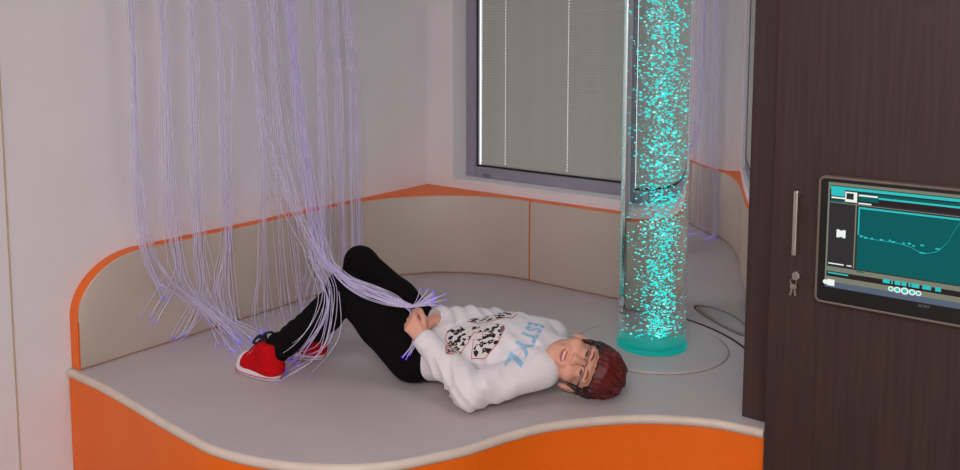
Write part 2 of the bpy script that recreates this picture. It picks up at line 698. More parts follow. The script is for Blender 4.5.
box('pane', (GX0 + 0.001, FY1 - 0.006, GZ0 + 0.001), (GX1 - 0.001, FY1 - 0.002, GZ1 - 0.001), 'pane', win)
q = on_y(487, 175.5, FY0)
box('drain_cover', (q.x - 0.022, FY0 - 0.003, q.z - 0.007), (q.x + 0.022, FY0 + 0.004, q.z + 0.007), mat_plain('dark_grey_cap', srgb(118, 114, 130), 0.5), win, 0.0015)

# venetian blind hanging inside the frame
blind = empty('venetian_blind', (0, FY0 + 0.026, GZ0))
tag(blind, 'grey closed venetian blind with fine horizontal slats in the window', 'blind')
BX0, BX1 = GX0 + 0.022, GX1 - 0.012
holes = [on_y(505.6, 85, FY0 + 0.026).x, on_y(568.1, 85, FY0 + 0.026).x, on_y(631, 85, FY0 + 0.026).x]
xs = [BX0]
for hx in holes:
    xs += [hx - 0.0019, hx + 0.0019]
xs.append(BX1)
prof = [(-0.0066, -0.0073), (-0.0026, -0.0014), (0.0001, 0.0017), (0.0058, 0.0073)]
bm = bmesh.new()
cols = [[bm.verts.new((x, dy, dz)) for dy, dz in prof] for x in xs]
for i in range(len(xs) - 1):
    for j in range(3):
        if j == 1 and i % 2 == 1:
            continue
        bm.faces.new((cols[i][j], cols[i + 1][j], cols[i + 1][j + 1], cols[i][j + 1]))
slat0 = obj('slat', bm, 'slat', blind)
PITCHS = 0.0134
ns = int((GZ1 - GZ0 - 0.05) / PITCHS)
for i in range(ns):
    s = slat0 if i == 0 else slat0.copy()
    if i:
        COL.objects.link(s)
        s.parent = blind
    s.location = (0, 0, 0.024 + i * PITCHS)
box('bottom_rail', (BX0, -0.006, 0.0073), (BX1, 0.010, 0.0175), 'slat', blind, 0.002)
box('head_rail', (BX0, -0.012, ns * PITCHS + 0.02), (BX1, 0.012, GZ1 - GZ0 - 0.008), 'slat', blind, 0.002)

# ------------------------------------------------------------------ padded platform
edge_px = [(100, 385), (130, 402), (160, 420), (190, 437), (210, 447), (240, 456), (280, 463), (320, 466), (360, 466), (400, 462), (440, 454),
           (470, 447), (510, 434), (550, 424), (600, 418), (640, 416), (680, 417), (720, 421), (764, 430)]
ctrl = [Vector((XW + 0.004, 1.385, 0))] + [on_z(x, y).xy.to_3d() for x, y in edge_px]
front = [(p.x, p.y) for p in spline(ctrl, 110)]
front[-1] = (-0.784, front[-1][1])
platform = empty('padded_platform', (0, 0, 0))
tag(platform, 'low padded corner platform, pale vinyl top and wavy orange front', 'platform')


def inset(poly, d):
    out = []
    for i, (x, y) in enumerate(poly):
        a = Vector(poly[max(i - 1, 0)])
        b = Vector(poly[min(i + 1, len(poly) - 1)])
        t = (b - a).normalized()
        out.append((x - t.y * d, y + t.x * d))
    return out


back = [(-0.784, YW - 0.004), (XW + 0.004, YW - 0.004)]
fi = inset(front, 0.006)
fi[0] = (XW + 0.004, fi[0][1])
fi[-1] = (-0.784, fi[-1][1])
o = obj('orange_base', add_prism(bmesh.new(), fi + back, 0.002, PZ - 0.026), 'orange', platform)
smooth_angle(o, 40)
bm = bmesh.new()
# mattress with a rounded upper and lower edge along the wavy front
rings = []
for (d, z) in ((0.004, -0.0255), (0.0, -0.020), (0.0, -0.012), (0.003, -0.005), (0.008, -0.0015), (0.015, 0.0)):
    pl = inset(front, d)
    pl[0] = (XW + 0.004, pl[0][1])
    pl[-1] = (-0.784, pl[-1][1])
    rings.append([bm.verts.new((x, y, PZ + z)) for x, y in pl])
for A, B in zip(rings, rings[1:]):
    for i in range(len(A) - 1):
        f = bm.faces.new((A[i], A[i + 1], B[i + 1], B[i]))
for R_, z in ((rings[0], -0.0255), (rings[-1], 0.0)):
    bk = [bm.verts.new((x, y, PZ + z)) for x, y in back]
    bm.faces.new(R_ + bk)
    if z == 0.0:
        bt = bk
    else:
        bb = bk
bm.faces.new((bb[0], bb[1], bt[1], bt[0]))
bm.faces.new([r[-1] for r in rings] + [bt[0], bb[0]])
bm.faces.new([r[0] for r in rings][::-1] + [bb[1], bt[1]])
o = obj('mattress_top', bm, 'vinyl_top', platform)
smooth_angle(o, 40)
# band round the wavy edge, light on its slope painted as a paler colour
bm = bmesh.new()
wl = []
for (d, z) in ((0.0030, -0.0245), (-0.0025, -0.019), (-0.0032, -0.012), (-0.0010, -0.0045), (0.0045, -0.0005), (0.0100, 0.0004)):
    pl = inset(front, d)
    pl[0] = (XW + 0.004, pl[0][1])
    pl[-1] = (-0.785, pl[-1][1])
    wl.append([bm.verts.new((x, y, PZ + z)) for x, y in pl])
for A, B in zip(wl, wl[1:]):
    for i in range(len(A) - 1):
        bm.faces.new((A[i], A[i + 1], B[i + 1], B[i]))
o = obj('edge_highlight', bm, 'edge_light', platform, True)
TC = Vector((-1.324, 2.736, PZ))       # bubble tube axis
bm = bmesh.new()
add_lathe(bm, [(0.0, 0.0065), (0.24, 0.0065), (0.252, 0.0058), (0.2575, 0.0035), (0.259, 0.0), (0.259, -0.004), (0.0, -0.004)], TC, 96)
o = obj('round_insert', bm, 'vinyl_top', platform)
smooth_angle(o, 50)
bm = bmesh.new()
add_tube(bm, [TC + Vector((0.2618 * math.cos(a), 0.2618 * math.sin(a), 0.0003)) for a in [2 * math.pi * i / 96 for i in range(96)]], 0.0011, 6, True)
obj('insert_seam', bm, mat_plain('brown_seam', srgb(122, 82, 60), 0.7), platform, True)

# ------------------------------------------------------------------ wall pads
PH, XF, YFc, AR = 0.357, XW + 0.05, YW - 0.05, 0.55
AC = Vector((XF + AR, YFc - AR))
path = []                               # (front xy, back xy, top z)
y0 = 1.403
path.append(((XF, y0), (XW, y0), 0.0))
for i in range(0, 15):
    t = i / 14 * math.pi / 2
    y = y0 + 0.23 * (1 - math.cos(t))
    path.append(((XF, y), (XW, y), 0.167 + 0.19 * math.sin(t)))
for i in range(1, 8):
    y = y0 + 0.23 + (AC.y - y0 - 0.23) * i / 8
    path.append(((XF, y), (XW, y), PH))
for i in range(0, 25):
    a = math.pi - i / 24 * math.pi / 2
    fx, fy = AC.x + AR * math.cos(a), AC.y + AR * math.sin(a)
    if i < 12:
        bk = (XW, fy + (YW - fy) * (i / 12) ** 2)
    elif i == 12:
        bk = (XW, YW)
    else:
        bk = (fx + (XW - fx) * ((24 - i) / 12) ** 2, YW)
    path.append(((fx, fy), bk, PH))
SEAM = -2.1045
path.append(((SEAM - 0.004, YFc), (SEAM - 0.004, YW), PH))
path.append(((SEAM, YFc), (SEAM, YW), PH))


def pad(path, name, label, face_skip_last):
    root = empty(name, (0, 0, 0))
    tag(root, label, 'wall pad', 'padded panels round the platform')
    g = 0.002
    bm = bmesh.new()
    F0, F1, B0, B1 = [], [], [], []
    for (f, b, z) in path:
        bx, by = max(b[0], XW + g), min(b[1], YW - g)
        F0.append(bm.verts.new((f[0], f[1], PZ + g)))
        F1.append(bm.verts.new((f[0], f[1], PZ + max(z, 2 * g))))
        B0.append(bm.verts.new((bx, by, PZ + g)))
        B1.append(bm.verts.new((bx, by, PZ + max(z, 2 * g))))
    n = len(path)
    for i in range(n - 1):
        for q in ((F0[i], F0[i + 1], F1[i + 1], F1[i]), (F1[i], F1[i + 1], B1[i + 1], B1[i]), (B0[i], B0[i + 1], B1[i + 1], B1[i]), (F0[i], F0[i + 1], B0[i + 1], B0[i])):
            try:
                bm.faces.new(q)
            except ValueError:
                pass
    for i in (0, n - 1):
        bm.faces.new((F0[i], F1[i], B1[i], B0[i]))
    bmesh.ops.remove_doubles(bm, verts=bm.verts[:], dist=1e-6)
    o = obj('orange_core', bm, 'orange', root)
    smooth_angle(o, 40)
    # cream facing, a thin cushion proud of the core
    P = path[:-1] if face_skip_last else path
    bm = bmesh.new()
    cols = []
    m = len(P)
    for i, (f, b, z) in enumerate(P):
        a = Vector(P[max(i - 1, 0)][0])
        c = Vector(P[min(i + 1, m - 1)][0])
        t = (c - a)
        t = t.normalized() if t.length > 1e-6 else Vector((0, 1))
        nrm = Vector((t.y, -t.x))          # towards the room
        fx, fy = f
        if i <= 1:
            fy += 0.002
        z = max(z - 0.002, 0.004)
        col = []
        for off, zz in ((0.0, 0.003), (0.004, 0.006), (0.006, 0.012), (0.006, z - 0.006), (0.004, z - 0.002), (0.0, z)):
            zz = min(zz, z)
            col.append(bm.verts.new((fx + nrm.x * off, fy + nrm.y * off, PZ + zz)))
        cols.append(col)
    for A, B in zip(cols, cols[1:]):
        for j in range(5):
            try:
                bm.faces.new((A[j], B[j], B[j + 1], A[j + 1]))
            except ValueError:
                pass
    bmesh.ops.remove_doubles(bm, verts=bm.verts[:], dist=1e-6)
    bmesh.ops.dissolve_degenerate(bm, edges=bm.edges[:], dist=1e-6)
    o = obj('cream_face', bm, 'vinyl_cream', root)
    smooth_angle(o, 60)
    return root


pad(path[1:], 'wall_pad', 'long cream wall pad with rounded end and orange rim, curving into the corner', True)
path2 = [((x, YFc), (x, YW), PH) for x in (SEAM + 0.001, SEAM + 0.004, -1.9, -1.7, -1.5, -1.36)]
pad(path2, 'wall_pad', 'short flat cream wall pad with orange rim between window and curved pad', False)

# ------------------------------------------------------------------ curved acrylic mirror behind the tube
MC, MR = Vector((-1.483, 2.485)), 0.600
bm = bmesh.new()
A = []
N = 72
for i in range(N + 1):
    a = math.radians(77 - i / N * 70)
    ca, sa = math.cos(a), math.sin(a)
    A.append([bm.verts.new((MC.x + r * ca, MC.y + r * sa, z)) for r, z in ((MR, PZ + 0.002), (MR, PZ + 1.75), (MR + 0.004, PZ + 1.75), (MR + 0.004, PZ + 0.002))])
for a, b in zip(A, A[1:]):
    for j in range(4):
        bm.faces.new((a[j], b[j], b[(j + 1) % 4], a[(j + 1) % 4]))
bm.faces.new(A[0])
bm.faces.new(A[-1])
o = obj('curved_mirror', bm, 'mirror')
smooth_angle(o, 40)
tag(o, 'tall curved acrylic mirror standing behind the bubble tube', 'mirror')
bm = bmesh.new()
add_tube(bm, [(MC.x + (MR - 0.002) * math.cos(a), MC.y + (MR - 0.002) * math.sin(a), PZ + 0.0022) for a in [math.radians(77 - i / 40 * 70) for i in range(41)]], 0.002, 6)
obj('bottom_seal', bm, 'gasket', o, True)

# ------------------------------------------------------------------ bubble tube
tube = empty('bubble_tube', TC)
tag(tube, 'clear water-filled bubble tube glowing cyan on the platform', 'bubble lamp')
TR, TH = 0.115, 1.95
bm = add_lathe(bmesh.new(), [(0.0, 0.008), (TR, 0.008), (TR, TH), (0.0, TH)], (0, 0, 0), 96)
o = obj('water_column', bm, 'water', tube)
smooth_angle(o, 40)
bm = add_lathe(bmesh.new(), [(TR + 0.001, 0.0068), (TR + 0.007, 0.0068), (TR + 0.007, 0.017), (TR + 0.004, 0.020), (TR + 0.001, 0.020)], (0, 0, 0), 72, True)
o = obj('base_collar', bm, 'led', tube)
smooth_angle(o, 40)
bm = add_lathe(bmesh.new(), [(0.0, 0.012), (0.104, 0.012), (0.104, 0.024), (0.098, 0.028), (0.0, 0.028)], (0, 0, 0), 64)
o = obj('light_base', bm, 'led', tube)
smooth_angle(o, 40)
bm = add_lathe(bmesh.new(), [(0.0, TH + 0.001), (TR + 0.01, TH + 0.001), (TR + 0.01, TH + 0.03), (0.0, TH + 0.03)], (0, 0, 0), 48)
obj('top_cap', bm, 'black_plastic', tube)


def bubbles(name, n, mat, rmin, rmax, core):
    ico = bmesh.new()
    bmesh.ops.create_icosphere(ico, subdivisions=1, radius=1.0)
    V0 = np.array([v.co[:] for v in ico.verts])
    F0 = np.array([[v.index for v in f.verts] for f in ico.faces])
    ico.free()
    V, Fs = [], []
    rx, ry = RIGHT.x, RIGHT.y
    for i in range(n):
        z = 0.045 + (TH - 0.06) * RNG.random() ** (1.25 if core < 1 else 1.1)
        spread = (0.020 + 0.012 * min(1, z / 0.6)) * core
        while True:
            a = RNG.normal(0.020, spread) if RNG.random() < 0.82 else RNG.normal(0, 0.055)            # along the picture's right
            b = RNG.normal(0, spread * 1.1)
            if a * a + b * b < 0.094 ** 2:
                break
        r = rmin + (rmax - rmin) * RNG.random() ** 2.2
        sc = r * np.array([1.15, 1.15, 0.8]) * (0.8 + 0.4 * RNG.random(3))
        c = np.array([rx * a - ry * b, ry * a + rx * b, z])
        V.append(V0 * sc + c)
        Fs.append(F0 + 12 * i)
    V = np.concatenate(V)
    Fs = np.concatenate(Fs)
    me = bpy.data.meshes.new(name)
    me.from_pydata(V.tolist(), [], Fs.tolist())
    o = link(name, me, mat, tube, True)
    o['kind'] = 'stuff'
    return o


bubbles('bubbles', 5200, 'bubble', 0.0012, 0.0039, 1.0)
bubbles('bright_bubbles', 420, 'bubble_hot', 0.0014, 0.0036, 0.8)

# ------------------------------------------------------------------ wardrobe, monitor and keys
CY = 2.31
cab = empty('wardrobe_cabinet', (0, 0, 0))
tag(cab, 'tall dark brown wood wardrobe beside the padded platform', 'cabinet')
box('carcass', (-0.776, CY + 0.02, 0.0), (1.15, 3.12, 2.25), 'wood', cab, 0.002)
box('filler_panel', (-0.864, 2.375, PZ + 0.002), (-0.777, 2.397, 2.25), 'wood', cab, 0.002)
door = box('door', (-0.776, CY, 0.03), (0.17, CY + 0.019, 2.24), 'wood', cab, 0.0015)
box('door', (0.174, CY, 0.03), (1.15, CY + 0.019, 2.24), 'wood', cab, 0.0015)
h0, h1 = on_y(797, 190, CY - 0.028), on_y(794, 255, CY - 0.028)
bm = bmesh.new()
hx = (h0.x + h1.x) / 2
add_box(bm, (hx - 0.006, CY - 0.034, h1.z), (hx + 0.006, CY - 0.024, h0.z), 0.003)
for zz in (h1.z + 0.012, h0.z - 0.012):
    add_box(bm, (hx - 0.005, CY - 0.027, zz - 0.006), (hx + 0.005, CY - 0.0005, zz + 0.006), 0.002)
o = obj('handle', bm, 'steel', door)
o['label'] = 'slim vertical steel bar handle'
lk = on_y(796.5, 275, CY - 0.005)
bm = bmesh.new()
add_lathe(bm, [(0.0, 0.008), (0.010, 0.008), (0.0125, 0.005), (0.0125, 0.0)], (0, 0, 0), 28)
bmesh.ops.transform(bm, matrix=Matrix.Translation((lk.x, CY - 0.0003, lk.z)) @ Matrix.Rotation(math.radians(90), 4, 'X'), verts=bm.verts)
o = obj('lock', bm, 'steel', door)
smooth_angle(o, 40)
kr = empty('key_ring', (lk.x, CY - 0.008, lk.z))
tag(kr, 'small steel keys hanging from the lock of the brown wardrobe', 'keys')
bm = bmesh.new()
add_box(bm, (-0.0012, -0.020, -0.007), (0.0012, -0.0008, 0.007), 0.0006)
obj('inserted_key', bm, 'steel', kr)
bm = bmesh.new()
add_tube(bm, [(-0.001 + 0.008 * math.sin(a), -0.016, -0.012 + 0.0085 * math.cos(a)) for a in [2 * math.pi * i / 20 for i in range(20)]], 0.0009, 6, True)
obj('ring', bm, 'steel', kr, True)


def key_mesh(dx, tilt):
    bm = bmesh.new()
    prof = [(0.0055 * math.cos(a) * 1.1, -0.0065 + 0.0065 * math.sin(a)) for a in [2 * math.pi * i / 14 for i in range(14)]]
    lo = [bm.verts.new((x, -0.0008, z)) for x, z in prof]
    hi = [bm.verts.new((x, 0.0008, z)) for x, z in prof]
    bm.faces.new(lo)
    bm.faces.new(hi[::-1])
    for i in range(14):
        j = (i + 1) % 14
        bm.faces.new((lo[i], hi[i], hi[j], lo[j]))
    add_box(bm, (-0.0018, -0.0008, -0.031), (0.0018, 0.0008, -0.011))
    for i, w in enumerate((0.0022, 0.0014, 0.002)):
        add_box(bm, (0.0018, -0.0008, -0.030 + i * 0.005), (0.0018 + w, 0.0008, -0.0275 + i * 0.005))
    bmesh.ops.transform(bm, matrix=Matrix.Translation((dx, -0.016, -0.0195)) @ Matrix.Rotation(tilt, 4, 'Y'), verts=bm.verts)
    return bm


obj('key', key_mesh(-0.002, 0.22), 'steel', kr)
bm = key_mesh(0.0, -0.12)
bmesh.ops.translate(bm, vec=(0, 0.003, 0), verts=bm.verts)
obj('key', bm, 'steel', kr)

MY = CY - 0.026                            # front plane of the monitor
c0, c1 = on_y(819.0, 174.8, MY), on_y(814.5, 300.5, MY)
MX0, MZ1, MZ0 = (c0.x + c1.x) / 2, c0.z, c1.z
MX1 = MX0 + 0.565
mon = empty('monitor', ((MX0 + MX1) / 2, CY, MZ0))
tag(mon, 'wide flat monitor mounted on the brown wardrobe door', 'monitor')
ML = lambda x, y, z: (x - (MX0 + MX1) / 2, y - CY, z - MZ0)


def rrect(x0, x1, z0, z1, r, n=6):
    out = []
    for cx, cz, a0 in ((x1 - r, z1 - r, 0), (x0 + r, z1 - r, 90), (x0 + r, z0 + r, 180), (x1 - r, z0 + r, 270)):
        for i in range(n + 1):
            a = math.radians(a0 + 90 * i / n)
            out.append((cx + r * math.cos(a), cz + r * math.sin(a)))
    return out


def plate(name, x0, x1, z0, z1, r, ya, yb, mat, parent, bev=0.0):
    bm = bmesh.new()
    pr_ = rrect(x0, x1, z0, z1, r)
    fr = [bm.verts.new(ML(x, yb, z)) for x, z in pr_]
    bk = [bm.verts.new(ML(x, ya, z)) for x, z in pr_]
    bm.faces.new(fr)
    bm.faces.new(bk[::-1])
    n = len(pr_)
    for i in range(n):
        j = (i + 1) % n
        bm.faces.new((fr[i], bk[i], bk[j], fr[j]))
    return obj(name, bm, mat, parent)


plate('housing', MX0, MX1, MZ0, MZ1, 0.014, CY - 0.0005, MY + 0.002, 'bezel_rim', mon)
bm = bmesh.new()
add_tube(bm, [ML(x, MY + 0.002, z) for x, z in rrect(MX0 + 0.003, MX1 - 0.003, MZ0 + 0.003, MZ1 - 0.003, 0.013)], 0.0034, 8, True)
obj('rim', bm, 'bezel_rim', mon, True)
plate('bezel', MX0 + 0.006, MX1 - 0.006, MZ0 + 0.006, MZ1 - 0.006, 0.010, MY + 0.003, MY + 0.0005, 'black_plastic', mon)
s0, s1 = on_y(828.3, 181.0, MY), on_y(825.3, 285.5, MY)
SX0, SZ1, SZ0 = (s0.x + s1.x) / 2, s0.z, s1.z
SX1 = MX1 - (SX0 - MX0)
scr = plate('screen', SX0, SX1, SZ0, SZ1, 0.0005, MY + 0.0004, MY - 0.0001, 'scr_dark', mon)
SMATS = ['scr_dark', 'scr_maroon', 'scr_teal', 'scr_cyan', 'scr_grey', 'scr_white', 'scr_task']
bm = bmesh.new()
lay = [0]


def sx(px):
    return on_y(px, 240, MY).x


def srect(px0, px1, t0, t1, mat, lvl=1):
    x0 = SX0 if px0 is None else sx(px0)
    x1 = SX1 if px1 is None else sx(px1)
    z1, z0 = SZ1 + (SZ0 - SZ1) * t0, SZ1 + (SZ0 - SZ1) * t1
    y = MY - 0.0001 - 0.00012 * lvl
    f = bm.faces.new([bm.verts.new(ML(*q)) for q in ((x0, y, z0), (x1, y, z0), (x1, y, z1), (x0, y, z1))])
    f.material_index = SMATS.index('scr_' + mat)


srect(None, None, 0.0, 0.028, 'grey')
srect(None, None, 0.028, 0.17, 'maroon')
srect(828.5, None, 0.035, 0.062, 'cyan', 2)
srect(857, None, 0.075, 0.095, 'teal', 2)
srect(829.5, 843, 0.055, 0.125, 'cyan', 3)
srect(830.0, 846, 0.135, 0.15, 'white', 3)
srect(829.5, 846, 0.165, 0.185, 'teal', 3)
srect(843.5, 855.5, 0.075, 0.17, 'white', 4)
srect(844.8, 852, 0.088, 0.145, 'dark', 5)
srect(857, 877, 0.085, 0.15, 'teal', 3)
srect(857, 876, 0.09, 0.105, 'white', 4)
srect(877, None, 0.10, 0.118, 'cyan', 3)
srect(857, 870, 0.165, 0.178, 'white', 4)
srect(None, 828.2, 0.03, 0.95, 'grey', 3)
srect(854.3, 855.6, 0.17, 0.79, 'grey', 3)
srect(None, None, 0.185, 0.192, 'grey', 2)
srect(857.5, None, 0.205, 0.79, 'teal', 2)
srect(857.5, None, 0.205, 0.222, 'cyan', 3)
srect(857.5, 858.8, 0.21, 0.46, 'cyan', 3)
srect(836.5, 845.5, 0.44, 0.515, 'white', 3)
srect(839.5, 842.5, 0.435, 0.447, 'dark', 4)
srect(839.5, 842.5, 0.508, 0.52, 'dark', 4)
srect(829.5, 845, 0.765, 0.776, 'white', 3)
srect(848, 853, 0.765, 0.776, 'white', 3)
srect(858, 866, 0.805, 0.815, 'teal', 4)
srect(None, None, 0.80, 0.845, 'grey', 2)
srect(None, None, 0.845, 0.895, 'maroon', 2)
srect(829.5, 850, 0.855, 0.868, 'cyan', 3)
srect(None, None, 0.895, 0.945, 'grey', 2)
srect(None, None, 0.945, 1.0, 'task', 2)
srect(829, 836.5, 0.925, 0.985, 'white', 4)
for a, b in ((885, 892), (893.5, 895), (897, 903), (904, 909), (911, 913), (914, 922), (925, 934), (938, 944)):
    srect(a, b, 0.838, 0.875, 'cyan', 4)
for i, (a, t) in enumerate(((860, .47), (864, .475), (871, .475), (880, .475), (889, .47), (892, .48), (903, .48), (908, .475), (913, .49), (921, .475))):
    srect(a, a + (3.4 if i % 2 else 2.2), t, t + 0.016, 'cyan', 4)
srect(936, 941, 0.49, 0.503, 'cyan', 4)
srect(920, 926, 0.545, 0.557, 'cyan', 4)


def disc(px, t, r, mat, lvl):
    x, z, y = sx(px), SZ1 + (SZ0 - SZ1) * t, MY - 0.0001 - 0.00012 * lvl
    f = bm.faces.new([bm.verts.new(ML(x + r * math.cos(a), y, z + r * math.sin(a))) for a in [2 * math.pi * i / 18 for i in range(18)]])
    f.material_index = SMATS.index('scr_' + mat)


for px, r in ((893.5, .0065), (900, .0075), (907.5, .0088), (915, .0075), (921.5, .0065)):
    disc(px, 0.92, r, 'white', 4)
    disc(px, 0.92, r * 0.62, 'cyan', 5)
disc(827.3, 0.955, 0.006, 'white', 5)
# pale response curve on the graph
cv = [(858, .46), (870, .49), (885, .49), (900, .495), (910, .51), (920, .545), (928, .55), (938, .52), (947, .44), (955, .30), (962, .21)]
for (a, t), (b, s) in zip(cv, cv[1:]):
    xa, xb = sx(a), sx(b)
    za, zb = SZ1 + (SZ0 - SZ1) * t, SZ1 + (SZ0 - SZ1) * s
    y = MY - 0.0001 - 0.00012 * 3
    w = 0.0006
    f = bm.faces.new([bm.verts.new(ML(*q)) for q in ((xa, y, za - w), (xb, y, zb - w), (xb, y, zb + w), (xa, y, za + w))])
    f.material_index = SMATS.index('scr_cyan')
me = bpy.data.meshes.new('screen_graphics')
bm.to_mesh(me)
bm.free()
o = link('screen_graphics', me, [M[k] for k in SMATS], scr)
o['label'] = 'sound player window with a teal graph'


def text_mesh(body, size, name, bold=0.0):
    cu = bpy.data.curves.new(name, 'FONT')
    cu.body = body
    cu.size = size
    cu.offset = bold
    cu.align_x = 'CENTER'
    cu.align_y = 'CENTER'
    cu.resolution_u = 3
    t = bpy.data.objects.new(name, cu)
    COL.objects.link(t)
    bpy.context.view_layer.update()
    dg = bpy.context.evaluated_depsgraph_get()
    me = bpy.data.meshes.new_from_object(t.evaluated_get(dg))
    bpy.data.objects.remove(t)
    return me


lg = on_y(924.5, 305.0, MY)
me = text_mesh('acer', 0.015, 'maker_logo')
me.transform(Matrix.Translation(ML(lg.x, MY - 0.0002, lg.z)) @ Matrix.Rotation(math.radians(90), 4, 'X'))
o = link('maker_logo', me, 'logo', mon)
o['label'] = 'small grey maker name on the lower bezel'
# ------------------------------------------------------------------ person lying on the platform
# body frame: u from feet to head, v away from the viewer's side, z up from the platform top
BU = Vector((0.888, 0.46, 0)).normalized()
BO = Vector((-1.818, 2.042, PZ))
person = empty('person', BO)
person.rotation_euler = (0, 0, math.atan2(BU.y, BU.x))
tag(person, 'person in white sweatshirt, black leggings and red shoes lying on the platform', 'person')
BV = Vector((-BU.y, BU.x, 0))


def uvz(P):
    d = Vector(P) - BO
    return np.array([d.dot(BU), d.dot(BV), d.z])


def bp(px, py, v):
    """pixel on the upright plane through the body at offset v -> body frame"""
    d = ray(px, py)
    t = (v - (CAMV - BO).dot(BV)) / d.dot(BV)
    return uvz(CAMV + d * t)


A3 = lambda *a: np.array(a, float)
# joints
N_HIP, F_HIP = A3(0.015, -0.070, 0.088), A3(0.030, 0.070, 0.088)
N_KNEE, F_KNEE = A3(-0.192, -0.090, 0.290), A3(-0.190, 0.075, 0.328)
N_ANK, F_ANK = A3(-0.430, -0.105, 0.080), A3(-0.362, 0.070, 0.082)
N_SH, F_SH = A3(0.425, -0.132, 0.095), A3(0.430, 0.125, 0.105)
N_EL, F_EL = A3(0.232, -0.238, 0.060), A3(0.235, 0.175, 0.120)
N_WR, F_WR = A3(0.076, -0.160, 0.170), A3(0.098, -0.022, 0.196)
HC = A3(0.532, -0.070, 0.095)                  # head centre
hu = A3(0.930, 0.075, -0.345)
hu /= np.linalg.norm(hu)
camdir = uvz(CAMV) - HC
camdir /= np.linalg.norm(camdir)
camdir = camdir + A3(0, 0, 0.10)
hf = camdir - (camdir @ hu) * hu
hf /= np.linalg.norm(hf)
hr = np.cross(hf, hu)
HR = np.stack([hr, hf, hu], 1)                 # columns: right, forward, up


def hd(x, y, z):
    return HC + HR @ A3(x, y, z)


# ---- body: one continuous skin surface
S = Sdf((-0.56, -0.32, -0.02), (0.72, 0.28, 0.42), 0.0031)
# trunk, limbs (mostly under the clothes)
S.chain([A3(0.03, 0, 0.085), A3(0.18, 0, 0.088), A3(0.33, 0, 0.098), A3(0.40, 0, 0.098)], [0.070, 0.066, 0.074, 0.068], 0.03, (1, 0.62, 1))
for hip, kn, an in ((N_HIP, N_KNEE, N_ANK), (F_HIP, F_KNEE, F_ANK)):
    S.cone(hip, kn, 0.066, 0.044, 0.02)
    S.chain([kn, kn * 0.65 + an * 0.35 + A3(0.012, 0, -0.006), an], [0.042, 0.043, 0.028], 0.015)
    S.cone(an, A3(an[0] - 0.085, an[1] + 0.02, 0.035), 0.028, 0.022, 0.01)
for sh, el, wr in ((N_SH, N_EL, N_WR), (F_SH, F_EL, F_WR)):
    S.cone(sh, el, 0.034, 0.028, 0.03)
    S.chain([el, el * 0.65 + wr * 0.35, wr], [0.027, 0.029, 0.019], 0.012)
# neck
S.chain([A3(0.40, 0, 0.105), A3(0.455, -0.018, 0.098), hd(0, -0.022, -0.045)], [0.052, 0.046, 0.048], 0.02)
# head
S.ell(hd(0, -0.012, 0.040), (0.072, 0.088, 0.086), 0.02, R=HR)
S.ell(hd(0, 0.022, -0.030), (0.061, 0.064, 0.074), 0.02, R=HR)
S.ell(hd(0, 0.052, -0.088), (0.026, 0.022, 0.020), 0.025, R=HR)
for s in (-1, 1):
    S.ell(hd(s * 0.037, 0.056, -0.034), (0.027, 0.025, 0.024), 0.014, R=HR)
    S.cone(hd(s * 0.008, 0.076, 0.019), hd(s * 0.044, 0.064, 0.018), 0.011, 0.010, 0.012)
    S.ell(hd(s * 0.030, 0.091, -0.001), (0.018, 0.012, 0.0095), 0.010, 'cut', HR)
    S.ell(hd(s * 0.030, 0.0715, -0.0005), (0.0150, 0.0125, 0.0115), 0.004, R=HR)
    # ear
    S.ell(hd(s * 0.0755, -0.014, -0.012), (0.011, 0.020, 0.031), 0.008, R=HR)
    S.ell(hd(s * 0.087, -0.008, -0.006), (0.008, 0.010, 0.017), 0.004, 'cut', HR)
    S.ell(hd(s * 0.0105, 0.091, -0.033), (0.0085, 0.009, 0.0075), 0.005, R=HR)
    S.ell(hd(s * 0.007, 0.097, -0.0405), (0.0035, 0.005, 0.004), 0.002, 'cut', HR)
S.cone(hd(0, 0.080, 0.010), hd(0, 0.101, -0.029), 0.0085, 0.0105, 0.010)
S.cone(hd(-0.019, 0.076, -0.058), hd(0.019, 0.076, -0.058), 0.011, 0.011, 0.012)
S.cone(hd(-0.016, 0.074, -0.072), hd(0.016, 0.074, -0.072), 0.010, 0.010, 0.012)
# slightly open smiling mouth
S.ell(hd(0, 0.092, -0.0635), (0.0250, 0.014, 0.0058), 0.003, 'cut', HR)


# ---- hands
def hand(S, wr, fwd, back, tip, curl=1.0, far=False):
    """wr wrist; fwd towards the knuckles; back = back-of-hand normal; tip = towards the thumb side"""
    fwd, back, tip = [x / np.linalg.norm(x) for x in (fwd, back, tip)]
    W = lambda f, b, t: wr + fwd * f + back * b + tip * t
    for t in (-0.018, -0.006, 0.006, 0.018):
        S.cone(W(0.008, 0, t * 0.6), W(0.056, 0.002, t), 0.0135, 0.0105, 0.008)
    for i, (t, L) in enumerate(((0.0235, 0.95), (0.0080, 1.05), (-0.0075, 1.0), (-0.0220, 0.8))):
        k = W(0.059, 0.001, t)
        a = k + (fwd * 0.014 - back * 0.020) * L
        b = a + (-fwd * 0.006 - back * 0.019) * L
        c = b + (-fwd * 0.017 - back * 0.001) * L
        S.chain([k, a, b, c], [0.0093, 0.0082, 0.0075, 0.0066], 0.0025)
    th0, th1, th2, th3 = W(0.016, -0.006, 0.018), W(0.036, -0.016, 0.034), W(0.058, -0.022, 0.037), W(0.071, -0.030, 0.030)
    S.chain([th0, th1, th2, th3], [0.0115, 0.0098, 0.0086, 0.0072], 0.004)


